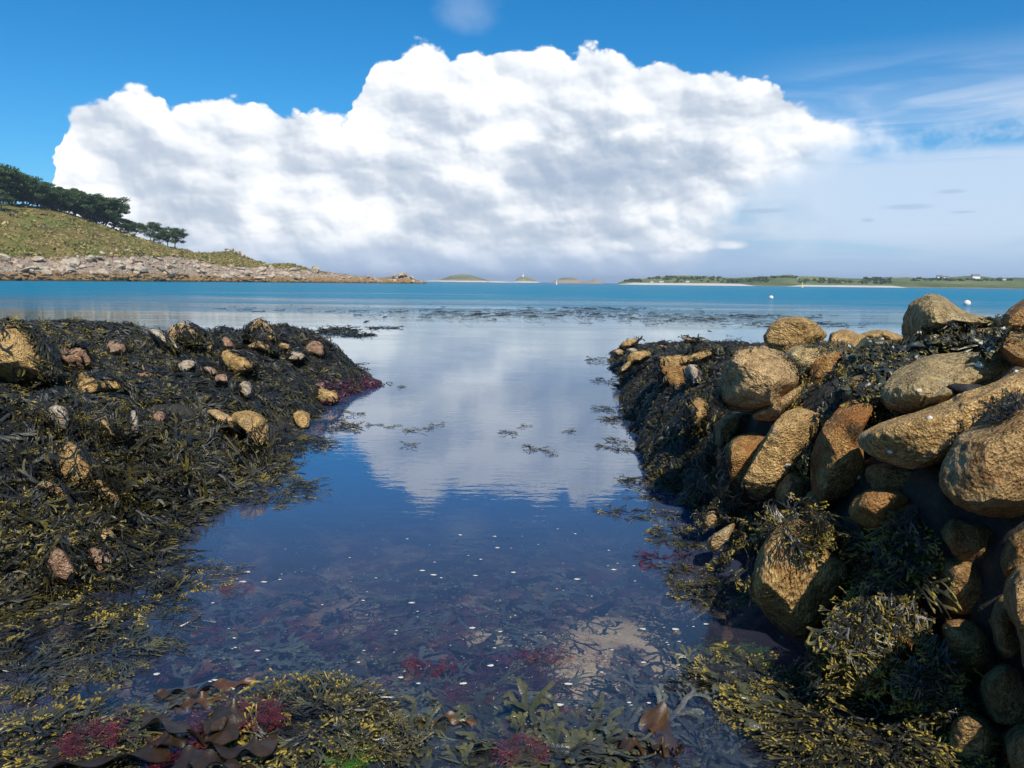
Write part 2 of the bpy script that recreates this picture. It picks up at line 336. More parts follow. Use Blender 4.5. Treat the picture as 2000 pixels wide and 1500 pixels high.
def build_ground():
    xs = np.concatenate([np.arange(-14, -6, .12), np.arange(-6, 4.2, .034), np.arange(4.2, 10, .12)])
    ys = np.concatenate([np.arange(.4, 7.5, .034), np.arange(7.5, 17.5, .05), np.arange(17.5, 60, .8)])
    X, Y = np.meshgrid(xs, ys, indexing='ij'); Z = ground_z(X, Y)
    V = np.stack([X, Y, Z], -1).reshape(-1, 3)
    land = V[:, 2] > -.02
    b1, e, r = cells(V[:, :2]+.05*vn(V[:, :2], 6, 2, 2)[:, None], 4.2, 3)
    V[:, 2] += np.where(land, .09*(r*.5+np.minimum(e, .3)-.15), 0)
    rt = land & (V[:, 0] > 0); b1, e, r = cells(V[:, :2], 3.1, 8); V[:, 0] -= np.where(rt, .16*(r*.5+np.minimum(e, .4)), 0)
    m, T, b = mat('seabed_and_bank'); g = T.new('ShaderNodeNewGeometry').outputs['Position']
    sp = T.new('ShaderNodeSeparateXYZ'); T.put(sp.inputs[0], g); z = sp.outputs[2]
    sand = T.mix(T.noise(g, 3, 4, .6), (.60, .44, .27), (.80, .62, .40))
    n = T.noise(g, 1.7, 5, .62, .6); n2 = T.noise(T.vm('ADD', g, (5, 3, 0)), 2.6, 5, .65, .8); n3 = T.noise(g, 9, 4, .7)
    sea = T.mix(T.mr(n, .44, .66), (.045, .036, .07), T.mix(.55, sand, (.12, .09, .10)))
    sea = T.mix(1., sea, (1.0, 1.0, 1.0), 'MULTIPLY')
    sea = T.mix(T.m('MULTIPLY', T.mr(n2, .54, .62), .85), sea, (.12, .022, .06))
    sea = T.mix(T.m('MULTIPLY', T.mr(n2, .43, .37), .8), sea, (.03, .045, .03))
    sea = T.mix(T.mr(n3, .52, .6, 0, .5), sea, (.05, .035, .045))
    nn = T.m('MULTIPLY', T.m('SUBTRACT', T.noise(g, 5, 4, .65), .5), 1.5)
    for (px, py, rx, ry) in [(1285, 1210, .42, .20), (1150, 1290, .17, .34), (1225, 1330, .30, .16), (1260, 1480, .2, .08), (620, 1432, .14, .05), (1345, 1250, .2, .3), (1020, 1240, .25, .1)]:
        q = onwater(px, py, -.26); dx = T.m('DIVIDE', T.m('SUBTRACT', sp.outputs[0], float(q[0])), rx); dy = T.m('DIVIDE', T.m('SUBTRACT', sp.outputs[1], float(q[1])), ry)
        rr = T.m('ADD', T.m('SQRT', T.m('ADD', T.m('MULTIPLY', dx, dx), T.m('MULTIPLY', dy, dy))), nn); sea = T.mix(T.mr(rr, 1.5, .5), sea, sand)
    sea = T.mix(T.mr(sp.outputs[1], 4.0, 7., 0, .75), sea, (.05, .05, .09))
    rock = T.ramp(T.noise(g, 22, 5, .7), [(.35, (.012, .011, .009)), (.6, (.035, .03, .02)), (.75, (.10, .07, .035))])
    col = T.mix(T.mr(z, -.10, -.02), sea, rock)
    setp(T, b, Base_Color=col, Roughness=.75, Normal=T.bump(T.noise(g, 40, 5, .7), .8, .02))
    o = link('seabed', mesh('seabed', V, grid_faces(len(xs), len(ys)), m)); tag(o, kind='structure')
    return V, grid_faces(len(xs), len(ys))
GV, GF = build_ground()
def bvh_of(V, Fc): return BVHTree.FromPolygons([tuple(v) for v in V], [tuple(f) for f in Fc.tolist()])
GBVH = bvh_of(GV, GF)
CAMV = Vector((0, 0, CAMZ))
def hit(px, py, bv=None):
    d = Vector(ray(px, py)); d.normalize(); return (bv or GBVH).ray_cast(CAMV, d)
# ---------------------------------------------------------------- boulders
_ico = {}
def ico(n):
    if n not in _ico:
        import bmesh
        bm = bmesh.new(); bmesh.ops.create_icosphere(bm, subdivisions=n, radius=1); bm.verts.ensure_lookup_table()
        _ico[n] = (np.array([v.co[:] for v in bm.verts]), np.array([[v.index for v in f.verts] for f in bm.faces])); bm.free()
    return _ico[n]
def chaikin(P, n=2):
    for _ in range(n):
        Q = np.roll(P, -1, 0); P = np.stack([.75*P+.25*Q, .25*P+.75*Q], 1).reshape(-1, 2)
    return P
def rock_shape(poly, Y, thick, sub=6, seed=0, box=.6, facets=8, amp=.05, tilt=0., planes=(), crack=()):
    """outline in the photo -> closed solid at its own distance Y with its own thickness (m)"""
    r = np.random.default_rng(seed); D, Fc = ico(sub); D = D.copy()
    for _ in range(facets):
        n = r.normal(size=3); n[2] = -abs(n[2])-.35 if r.random() < .85 else n[2]; n /= np.linalg.norm(n); d = r.uniform(.48, .76)
        D -= n*np.maximum(D @ n-d, 0)[:, None]*.97
    for nx, ny, nz, d in planes:
        n = np.array([nx, ny, nz], float); n /= np.linalg.norm(n); D -= n*np.maximum(D @ n-d, 0)[:, None]
    pl0 = np.asarray(poly, float); pl = chaikin(pl0, 2); c = (pl.max(0)+pl.min(0))/2; pl = c+(pl-c)*np.ptp(pl0, 0)/np.ptp(pl, 0)*1.03
    x0, y0, x1, y1 = pl[:, 0]-c[0], pl[:, 1]-c[1], np.roll(pl[:, 0], -1)-c[0], np.roll(pl[:, 1], -1)-c[1]
    th = np.linspace(-np.pi, np.pi, 241); cx, cy = np.cos(th)[:, None], np.sin(th)[:, None]
    den = cx*(y1-y0)-cy*(x1-x0); den = np.where(abs(den) < 1e-9, 1e-9, den)
    t = (x0*(y1-y0)-y0*(x1-x0))/den; s = (x0*cy-y0*cx)/den
    R = np.where((s >= -1e-6) & (s <= 1+1e-6) & (t > 0), t, -1).max(1); R[R < 0] = R[R > 0].mean()
    th_v = np.arctan2(-D[:, 1], D[:, 0]); rho = np.hypot(D[:, 0], D[:, 1]); Rv = np.interp(th_v, th, R)
    nb = 40; bi = ((th_v+np.pi)/(2*np.pi)*nb).astype(int) % nb; mx = np.array([rho[bi == q].max() if (bi == q).any() else 1. for q in range(nb)]); mx = np.maximum(mx, .5)
    bc = (np.arange(-1, nb+1)+.5)/nb*2*np.pi-np.pi; rho = rho/np.interp(th_v, bc, np.concatenate([mx[-1:], mx, mx[:1]]))
    g = np.clip(rho, 0, 1)**box
    px = c[0]+Rv*g*np.cos(th_v); py = c[1]+Rv*g*np.sin(th_v)
    dz = np.sign(D[:, 2])*np.abs(D[:, 2])**(box+.05)
    Yv = Y+thick*(dz+tilt*g*np.sin(th_v)*-1)
    V = atY(px, py, Yv); C = V.mean(0); size = np.ptp(V, 0).max()
    nrm = V-C; nrm /= np.linalg.norm(nrm, axis=1)[:, None]+1e-9
    V = V+nrm*(1.5*amp*size*vn(V+seed, 2.6/size, 4, seed, .5)+.010*vn(V, 16, 3, seed+3, .6)+(.006*vn(V, 42, 2, seed+5, .7) if sub > 6 else 0))[:, None]
    for (ax, ay, bx, by, w, dp) in crack:
        qx, qy = project(V); L2 = (bx-ax)**2+(by-ay)**2; t = np.clip(((qx-ax)*(bx-ax)+(qy-ay)*(by-ay))/L2, 0, 1)
        wv = 5*np.sin(t*9)+3*np.sin(t*23); nx, ny = -(by-ay)/L2**.5, (bx-ax)/L2**.5
        dd = np.hypot(qx-(ax+(bx-ax)*t+nx*wv), qy-(ay+(by-ay)*t+ny*wv)); front = nrm[:, 1] < .1
        V = V-nrm*(dp*np.exp(-(dd/w)**2)*front)[:, None]
    return V, Fc
ALLV, ALLF, NV = [], [], 0
ROCKS = []                                   # (polygon, object) for keeping the weed off bare faces
def seat(pl):
    "depth at which a rock with this outline stands on the bank: where the rays under it meet the ground"
    c = (pl.max(0)+pl.min(0))/2; hh = np.ptp(pl[:, 1]); Ys = []
    for dx in (-.2, 0, .2):
        for dy in (.32, .42):
            h = hit(c[0]+dx*np.ptp(pl[:, 0]), c[1]+dy*hh)
            if h[0] is not None and h[0].y < 17 and h[0].z > -.05: Ys.append(h[0].y)
    return float(np.mean(Ys)) if Ys else 9.2
def rock(poly, Y, thick, m, label, sub=6, group=None, keep=True, **k):
    global NV
    seed = len(ALLV)+11
    V, Fc = rock_shape(poly, Y, thick, sub, seed, **k); C = V.mean(0); C[2] = V[:, 2].min()
    o = link('boulder', mesh('boulder', V-C, Fc, GR[m])); o.location = C
    tag(o, label, 'boulder', group)
    V5, F5 = (V, Fc) if sub <= 5 else rock_shape(poly, Y, thick, 5, seed, **k)
    ALLV.append(V5); ALLF.append(F5+NV); NV += len(V5)
    if keep: ROCKS.append(np.asarray(poly, float))
    return o
def c4(*p): return [(1100+a/2.2222, 560+b/2.2222) for a, b in p]
def c5(*p): return [(1100+a/2.2222, 900+b/2.2222) for a, b in p]
def c6(*p): return [(1150+a/5, 630+b/5) for a, b in p]
def l3(*p): return [(a/2.5, 600+b/2.5) for a, b in p]
GRW = 'granite boulders of the right-hand wall'
def WR(*a, **k): return rock(*a, group=GRW, **k)
WR(c4((765,272),(850,258),(940,284),(1010,328),(1058,385),(1045,430),(1000,462),(930,512),(850,548),(760,538),(672,507),(688,430),(712,350)), 4.25, .42, 'tan', 'large smooth tan boulder under the small round one, halfway along the right wall', 7, facets=8, amp=.025)
WR(c4((815,560),(900,512),(990,450),(1055,410),(1030,490),(965,566),(890,580)), 4.2, .25, 'tan', 'thin wedge of tan granite jammed under the large smooth boulder')
WR(c4((880,200),(920,150),(990,134),(1080,148),(1130,190),(1142,214),(1090,255),(1010,290),(955,298),(900,262),(872,230)), 5.5, .36, 'ochre', 'rounded boulder perched on top of the wall with a dark underside', 7, facets=6, amp=.02)
WR(c4((975,300),(1020,260),(1090,258),(1180,262),(1240,283),(1255,330),(1190,365),(1080,362),(1010,335)), 5.0, .35, 'grey', 'flat stone right below the perched round boulder')
WR(c4((1030,450),(1055,380),(1110,318),(1200,298),(1290,330),(1320,430),(1240,510),(1150,535),(1060,495)), 4.4, .35, 'rust', 'rust-red stone half hidden by weed in the upper wall')
WR(c4((1150,206),(1210,192),(1280,204),(1340,235),(1375,290),(1270,310),(1160,265)), 5.9, .4, 'ochre', 'low ochre slab on the wall top beside the perched round boulder')
WR(c4((1280,207),(1340,188),(1420,194),(1480,218),(1482,245),(1380,250),(1300,232)), 6.6, .4, 'ochre', 'low ochre slab on the wall top next to the tall dark-sided block')
WR(c4((1483,130),(1518,62),(1600,32),(1650,37),(1700,80),(1760,118),(1850,135),(1915,156),(1850,180),(1740,188),(1640,200),(1560,224),(1480,224)), 4.7, .45, 'grey', 'tall sloping block with a dark left face on top of the wall', 7, facets=1, amp=.012, box=.5, planes=[(.25, .8, -.55, .28), (-.75, -.1, -.65, .45), (.2, -.5, -.8, .5)])
WR(c4((1470,200),(1600,185),(1750,180),(1900,168),(2000,180),(1980,270),(1700,300),(1490,300)), 4.75, .4, 'brown', 'long low stone carrying the tall sloping block', 6)
WR(c4((1905,152),(1950,100),(2010,58),(2090,60),(2110,210),(2000,190),(1930,182)), 3.7, .3, 'brown', 'pointed boulder against the sea at the right picture edge')
WR(c4((1915,240),(1960,206),(2060,200),(2110,330),(2000,352),(1945,340),(1912,290)), 3.2, .25, 'brown', 'small rounded stone below the pointed boulder at the right edge')
WR(c4((1375,485),(1450,370),(1560,302),(1700,285),(1860,290),(1936,332),(1920,382),(1800,442),(1700,492),(1560,562),(1450,562),(1385,525)), 3.35, .36, 'grey', 'broad olive-grey slab crossed by a long crack', 8, facets=8, amp=.025, tilt=.5, crack=[(1906, 702, 1800, 790, 3.2, .022), (1880, 742, 1955, 730, 2.5, .012)])
WR(c4((1300,640),(1400,590),(1520,555),(1700,487),(1850,430),(1990,350),(2120,340),(2180,480),(2000,530),(1850,620),(1720,700),(1620,775),(1500,775),(1390,745),(1308,692)), 2.85, .3, 'ochre', 'long rounded ochre slab lying under the cracked grey slab', 7, facets=8, amp=.025, tilt=.3)
WR(c4((1655,830),(1680,740),(1740,640),(1850,560),(1990,480),(2160,450),(2230,700),(2160,950),(2000,1015),(1850,988),(1740,942),(1680,890)), 2.35, .34, 'brown', 'huge rough brown boulder bulging in from the right edge', 7, facets=8, amp=.025)
WR(c4((775,850),(830,760),(900,622),(980,540),(1080,505),(1152,540),(1135,620),(1095,700),(1045,780),(965,885),(880,932),(800,902)), 3.85, .28, 'ochre', 'leaning oval ochre boulder with a pale limpet', 7, facets=6, amp=.02)
WR(c4((1085,870),(1090,760),(1120,640),(1170,560),(1250,492),(1360,498),(1335,560),(1285,640),(1303,720),(1337,820),(1250,905),(1130,972),(1092,940)), 3.35, .3, 'rust', 'upright reddish boulder with a tuft of black weed on its upper face', 7, facets=8, amp=.025)
WR(c4((708,710),(738,650),(800,640),(885,650),(860,740),(790,840),(762,900),(785,965),(742,985),(722,900)), 4.15, .22, 'rust', 'narrow orange slab standing left of the leaning oval boulder')
WR(c4((628,790),(650,650),(700,560),(770,560),(745,640),(712,720),(718,835),(660,825)), 4.7, .25, 'brown', 'shaded upright stone behind the narrow orange slab', keep=False)
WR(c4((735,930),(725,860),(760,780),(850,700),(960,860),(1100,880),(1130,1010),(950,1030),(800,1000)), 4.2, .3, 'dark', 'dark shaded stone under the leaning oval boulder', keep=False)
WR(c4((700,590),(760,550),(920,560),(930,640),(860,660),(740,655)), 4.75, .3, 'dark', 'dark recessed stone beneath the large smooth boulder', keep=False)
for poly, Y, lab in [(((1290,760),(1500,755),(1660,800),(1700,920),(1500,970),(1340,900)), 3.15, 'shaded brown stone under the long rounded slab'), (((1080,880),(1140,985),(1262,960),(1262,1110),(1120,1080),(1040,980)), 3.5, 'shaded stone between the reddish boulder and the ridged one'),
   (((1240,400),(1390,420),(1400,560),(1300,650),(1230,560)), 3.75, 'shaded brown stone left of the cracked slab'), (((900,880),(1010,800),(1100,860),(1100,1000),(960,1000)), 3.75, 'shaded stone behind the foot of the oval boulder'), (((1400,1010),(1500,920),(1680,900),(1800,1000),(1700,1200),(1480,1180)), 2.95, 'shaded stone below the huge brown boulder'), (((1780,1000),(1980,1030),(2060,1100),(2000,1333),(1800,1300),(1700,1150)), 2.95, 'deeply shaded boulder at the lower right edge')]:
    WR(c4(*poly), Y, .3, 'dark' if 'deeply' in lab else 'brown', lab, 6, keep=False)  # deep shade of the lower right boulder painted in with dark granite
WR(c4((1252,970),(1290,900),(1400,868),(1490,900),(1475,965),(1420,1055),(1380,1095),(1300,1045)), 2.9, .22, 'rust', 'small stone with a sunlit triangle low in the wall')
WR(c5((810,565),(845,480),(868,380),(960,290),(1060,262),(1140,330),(1190,388),(1262,420),(1277,480),(1232,600),(1162,685),(1112,765),(1050,785),(980,755),(900,655)), 3.0, .28, 'ridged', 'foreground boulder with vertical ridges rising out of the water', 7, facets=8, amp=.025)
WR(c4((618,1120),(640,1080),(742,1028),(738,1062),(692,1120),(652,1148)), 3.65, .12, 'tan', 'small tan stone leaning at the water edge among wrack')
WR(c4((603,1005),(648,975),(674,998),(664,1038),(612,1050)), 4.0, .1, 'tan', 'smallest rusty stone at the water edge below the dark weed')
WR(c5((1150,820),(1250,640),(1480,680),(1565,785),(1505,905),(1405,1000),(1320,1018),(1200,965)), 2.55, .25, 'rust', 'orange stone almost buried in hanging bladder wrack')
WR(c5((1915,580),(1950,500),(2010,463),(2110,500),(2130,920),(2000,930),(1985,800),(1972,720),(1928,660)), 1.95, .2, 'brown', 'rough boulder cut off by the lower right edge', facets=3)
for poly, Y, lab in [(((1640,290),(1760,240),(1900,280),(1930,400),(1830,480),(1690,430)), 2.7, 'shaded stone tucked directly under the huge brown boulder'), (((1900,330),(2050,300),(2120,430),(2050,560),(1920,520)), 2.45, 'shaded stone at the right edge above the cut-off boulder'), (((1600,430),(1700,420),(1840,480),(1880,620),(1760,700),(1630,640)), 2.65, 'broad shaded stone right of the hanging wrack'),
   (((1640,690),(1760,680),(1860,730),(1880,880),(1780,940),(1660,880)), 2.5, 'dim stone in the middle of the shaded corner'), (((1850,600),(1930,560),(1990,680),(1985,820),(1900,860),(1850,760)), 2.35, 'dim stone wedged against the cut-off boulder'), (((1780,930),(1900,860),(2000,920),(2060,1080),(1960,1160),(1820,1100)), 2.3, 'dim stone below the cut-off boulder'),
   (((1680,1100),(1800,1080),(1900,1180),(1880,1320),(1740,1330),(1670,1220)), 2.25, 'lowest dim stone behind the corner wrack'), (((1900,1180),(2020,1130),(2120,1230),(2080,1380),(1930,1380)), 2.1, 'dim stone in the bottom right corner')]:
    WR(c5(*poly), Y, .26, 'brown', lab, 6, keep=False, amp=.04)
def beside(x, y, z, r, lab):
    px, py = project(np.array([x, y, z])); k = F*r/(y*.99)
    a = np.linspace(0, 2*np.pi, 10)[:-1]; rock(np.stack([px+k*1.1*np.cos(a), py+k*np.sin(a)], 1), y, r, 'brown', lab, 5, GRW, keep=False)
beside(2.15, 1.55, .78, .42, 'unseen wall boulder added right of the camera to shade the lower corner'); beside(1.95, 1.75, .35, .36, 'lower unseen wall boulder added past the right edge to cast shade'); beside(2.75, 1.2, 1.0, .5, 'farthest right unseen wall boulder added to cast shade')  # out-of-view boulders added to shade the stones low in the right corner
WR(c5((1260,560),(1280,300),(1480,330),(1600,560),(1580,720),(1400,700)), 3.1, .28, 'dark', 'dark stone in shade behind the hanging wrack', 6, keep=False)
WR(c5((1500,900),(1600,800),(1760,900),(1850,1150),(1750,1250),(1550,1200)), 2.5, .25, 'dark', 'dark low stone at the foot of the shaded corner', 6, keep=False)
# far end of the right wall
FE = 'weedy stones at the far end of the right wall'
for poly, Y, t, m, lab in [
 (((325,230),(350,190),(420,165),(480,175),(432,222),(360,248)), 12.3, .25, 'ochre', 'pale stone on the far tip of the right wall, nearest the outermost weed mound'),
 (((385,380),(400,320),(470,284),(560,284),(608,306),(552,352),(450,392),(400,412)), 10.2, .35, 'ochre', 'smooth egg-shaped stone near the tip of the right wall'),
 (((305,485),(330,430),(392,385),(402,430),(352,475)), 10.0, .2, 'tan', 'low stone leaning against the egg-shaped one by the water'),
 (((372,266),(430,248),(484,286),(440,290),(400,275)), 11.6, .1, 'pale', 'thin curved pale stone in the weed near the tip'),
 (((250,292),(300,266),(332,290),(312,327)), 12.0, .15, 'tan', 'small tan stone by the water at the tip'),
 (((925,158),(980,150),(1060,192),(1000,186)), 10.0, .15, 'tan', 'thin pinkish stone on the crest among dark weed'),
 (((700,222),(740,228),(764,250),(715,250)), 10.4, .1, 'pink', 'tiny orange stone showing between two weed mounds'),
 (((712,370),(740,332),(880,326),(960,320),(1060,278),(1150,266),(1200,310),(1110,362),(1000,372),(935,402),(865,472),(795,492),(733,435)), 7.6, .3, 'ochre', 'long two-humped ochre stone in the middle of the far wall'),
 (((710,430),(800,480),(950,430),(960,560),(900,640),(780,620),(720,520)), 7.8, .3, 'rust', 'shaded reddish stone below the two-humped ochre stone'),
 (((955,470),(990,428),(1062,440),(1080,500),(1122,582),(1082,627),(1000,592)), 7.3, .2, 'pale', 'pale grey upright stone between the weed and the two-humped stone'),
 (((958,900),(980,800),(1060,768),(1162,800),(1152,850),(1182,900),(1100,992),(1000,1012)), 5.9, .25, 'ochre', 'lumpy ochre stone ringed with wrack above the dark hollow')]:
    pl = np.array(c6(*poly)); pl = pl.mean(0)+(pl-pl.mean(0))*1.15; rock(pl, min(Y, seat(pl))-.4*t-.1, t, m, lab, 5, FE, amp=.04)
# stones in the left bank: their distance is where the ray meets the bank
LB = 'stones showing through the weed of the left bank'
for poly, t, m, lab in [
 (((0,95),(90,98),(170,150),(215,220),(232,300),(200,350),(100,368),(0,362),(-150,330),(-160,120)), .45, 'ochre', 'biggest ochre boulder, at the left edge of the left bank'),
 (((300,235),(340,190),(400,183),(452,250),(474,302),(400,320),(345,292),(310,262)), .25, 'pink', 'pinkish boulder just right of the biggest ochre one'),
 (((250,207),(290,188),(325,200),(292,228)), .1, 'ochre', 'little ochre stone between the biggest boulder and the pinkish one'),
 (((360,390),(400,345),(440,328),(500,352),(562,368),(612,412),(500,424),(400,436)), .25, 'ochre', 'ochre stone with weed fingers across it below the pinkish boulder'),
 (((735,118),(772,113),(822,150),(872,200),(850,214),(790,172)), .14, 'pale', 'thin pale slab tilted against the skyline of the left bank'),
 (((820,135),(880,78),(945,98),(992,130),(950,175),(850,180)), .22, 'tan', 'weed-capped stone right of the thin pale slab'),
 (((1190,150),(1225,95),(1265,70),(1302,98),(1337,158),(1290,178)), .25, 'tan', 'pointed weed-capped stone at the middle of the skyline'),
 (((1088,240),(1130,216),(1202,240),(1234,285),(1212,312),(1160,328),(1108,300)), .25, 'ochre', 'tilted ochre block in the centre of the left bank'),
 (((1213,200),(1250,168),(1312,180),(1327,218),(1270,205)), .16, 'tan', 'arched stone under the pointed weed-capped one'),
 (((1408,252),(1440,216),(1492,236),(1450,266)), .14, 'pale', 'small white-footed stone right of the arched one'),
 (((1475,202),(1520,158),(1572,180),(1582,235),(1530,238)), .22, 'pink', 'knobbly pinkish stone at the right end of the bank'),
 (((523,192),(560,163),(607,190),(600,228),(560,232)), .14, 'pink', 'small pink stone on the slope of the rounded weed hump'),
 (((870,292),(900,260),(952,275),(932,322),(890,322)), .12, 'pale', 'cream stone netted with weed near the middle of the bank'),
 (((1168,382),(1210,370),(1230,410),(1212,458),(1178,422)), .12, 'pale', 'whitish stone alone in dark weed below the tilted block'),
 (((1133,560),(1150,520),(1212,511),(1282,540),(1305,590),(1297,670),(1265,694),(1228,640),(1178,590)), .28, 'ochre', 'smooth ochre boulder at the water side of the left bank'),
 (((1023,512),(1090,513),(1140,550),(1182,602),(1150,614),(1078,572)), .16, 'tan', 'narrow stone leaning on the smooth ochre boulder'),
 (((1433,532),(1470,511),(1512,530),(1507,582),(1465,594),(1438,560)), .2, 'ochre', 'round ochre stone sitting at the water edge'),
 (((1538,430),(1570,398),(1642,413),(1653,450),(1600,474),(1548,457)), .2, 'ochre', 'yellow stone at the root of the weedy spit'),
 (((1540,376),(1582,368),(1590,395),(1560,398)), .08, 'pink', 'small peach stone just above the yellow one'),
 (((235,512),(290,486),(337,520),(342,602),(310,614),(258,570)), .16, 'pale', 'cream stone in the weed left of the centre'),
 (((293,755),(310,680),(372,668),(422,760),(472,822),(440,874),(310,860)), .2, 'ochre', 'long bare ochre face framed by weed in the lower left'),
 (((440,872),(500,848),(562,900),(604,952),(540,960),(458,932)), .16, 'tan', 'stone just below the long bare ochre face'),
 (((208,872),(240,850),(332,926),(300,934),(238,914)), .1, 'tan', 'thin sliver of stone left of the long bare ochre face'),
 (((633,522),(665,508),(678,622),(650,634)), .1, 'pale', 'narrow upright pale stone in dark weed'),
 (((750,532),(790,513),(803,560),(775,574)), .09, 'pink', 'little pink stone right of the narrow upright one'),
 (((498,562),(520,557),(574,632),(555,648)), .08, 'tan', 'slender slanting stone left of the narrow upright one'),
 (((260,1202),(300,1192),(374,1280),(352,1344),(290,1364),(238,1330)), .14, 'pink', 'rough pink stone at the lower left waterline'),
 (((443,1192),(490,1178),(544,1230),(522,1274),(468,1284)), .12, 'pink', 'pale pink stone with weed strands across it'),
 (((478,1102),(530,1088),(564,1130),(520,1154)), .08, 'tan', 'small tan stone above the pale pink one'),
 (((998,212),(1010,182),(1050,172),(1044,218),(1010,236)), .12, 'tan', 'half-moon tan stone below the weed-capped one'),
 (((1078,162),(1110,148),(1140,192),(1105,210)), .12, 'pink', 'reddish stone above the tilted ochre block'),
 (((1358,178),(1400,178),(1414,202),(1380,210)), .1, 'tan', 'small tan stone right of the arched one'),
 (((998,292),(1040,298),(1054,332),(1018,334)), .1, 'pink', 'peach stone left of the tilted ochre block'),
 (((1053,332),(1100,328),(1108,374),(1065,376)), .1, 'pink', 'salmon stone under the peach one'),
 (((20,437),(60,440),(104,476),(60,474)), .08, 'pale', 'pale sliver of stone below the biggest boulder'),
 (((675,326),(740,318),(802,348),(700,342)), .08, 'pink', 'flat peach stone in the middle of the bank')]:
    pl = np.array(l3(*poly)); c = (pl.max(0)+pl.min(0))/2
    rock(c+(pl-c)*1.08, seat(pl)-.25*t-.06, t, m, lab, 6 if t > .15 else 5, LB, amp=.05)
# ---------------------------------------------------------------- weed templates: flat forked fronds, u along the plant (0..1), v across (in lengths), h off the plane
def frond(seed, levels=3, width=.055, spread=.5, tip='plain', rows=3, curl=.1, fill=.9):
    r = np.random.default_rng(seed); V, Fq, TT = [], [], []
    def strip(p, ang, ln, w0, w1, t0, t1, hh):
        n = rows; base = len(V); a = ang; q = np.array(p, float); h = hh; da = r.normal(0, .18); dh = r.normal(0, curl)
        roll = r.normal(0, .3)
        for i in range(n+1):
            f = i/n; w = (w0+(w1-w0)*f)*(1 if tip != 'serrate' else (1+.22*(i % 2)))
            d = np.array([math.cos(a), math.sin(a)]); s = np.array([-d[1], d[0]])
            for k, e in ((-1, roll), (0, 0), (1, -roll)):
                pt = q+s*w*.5*k*math.cos(roll); V.append((pt[0], pt[1], h+.5*w*k*math.sin(roll)+(.16*w if k == 0 else 0))); TT.append(t0+(t1-t0)*f)
            if i < n:
                q = q+d*ln/n; a += da; h += dh*ln/n
        for i in range(n):
            b = base+i*3; Fq.append((b, b+3, b+4, b+1)); Fq.append((b+1, b+4, b+5, b+2))
        return q, a, h
    def bulb(q, a, h, sz):
        base = len(V); rx, ry = sz, sz*.55; d = np.array([math.cos(a), math.sin(a)]); s = np.array([-d[1], d[0]])
        for j, (z, k) in enumerate(((-1, 0), (-.5, .8), (.35, .95), (1, 0))):
            for i in range(5):
                an = 2*math.pi*i/5; pt = q+d*(z+.7)*rx+s*math.cos(an)*k*ry; V.append((pt[0], pt[1], h+math.sin(an)*k*ry)); TT.append(1.+.02*j)
        for j in range(3):
            for i in range(5):
                i2 = (i+1) % 5; Fq.append((base+j*5+i, base+j*5+i2, base+(j+1)*5+i2, base+(j+1)*5+i))
    def grow(p, a, lv, ln, w, h):
        t0 = 1-(lv+1)/(levels+1); t1 = 1-lv/(levels+1)
        q, a2, h2 = strip(p, a, ln, w, w*(.92 if tip != 'fan' else 1.5), t0, t1, h)
        if lv == 0:
            if tip == 'bulb':
                bulb(q, a2, h2, w*r.uniform(.9, 1.5))
                if r.random() < .6: bulb(q, a2+r.choice([-1, 1])*.7, h2, w*r.uniform(.7, 1.1))
            elif tip in ('fan', 'serrate'): strip(q, a2, w*.7, w*1.2, w*.5, 1, 1.05, h2)
            else: strip(q, a2, w*1.2, w*.85, w*.1, 1, 1.05, h2)
            return
        sp = spread*r.uniform(.6, 1.3)
        for s in (-1, 1):
            if r.random() < fill or s > 0: grow(q, a2+s*sp*.5+r.normal(0, .08), lv-1, ln*r.uniform(.62, 1.0), w*.9, h2)
    L0 = 1.05/(levels+1.6)
    grow((0, 0), 0, levels, L0*1.25, width, 0)
    V = np.array(V); TT = np.array(TT); V[:, 0] = np.clip(V[:, 0], -.1, None)
    return V, np.array(Fq), TT
def lib(n, seed, **k): return [frond(seed+i, **k) for i in range(n)]
TP = {
 'strand': lib(8, 100, levels=3, width=.042, spread=.55, rows=2),
 'long': lib(10, 120, levels=4, width=.026, spread=.34, rows=3, curl=.05),
 'strandfar': lib(6, 150, levels=2, width=.085, spread=.6, rows=2),
 'bladder': lib(8, 200, levels=3, width=.05, spread=.75, tip='bulb', rows=2),
 'bladder4': lib(8, 230, levels=4, width=.046, spread=.8, tip='bulb', rows=2),
 'serrate': lib(6, 300, levels=4, width=.075, spread=.75, tip='serrate', rows=4),
 'fan': lib(6, 340, levels=2, width=.16, spread=1.0, tip='fan', rows=3),
 'fine': lib(8, 400, levels=5, width=.018, spread=.95, rows=1),
}
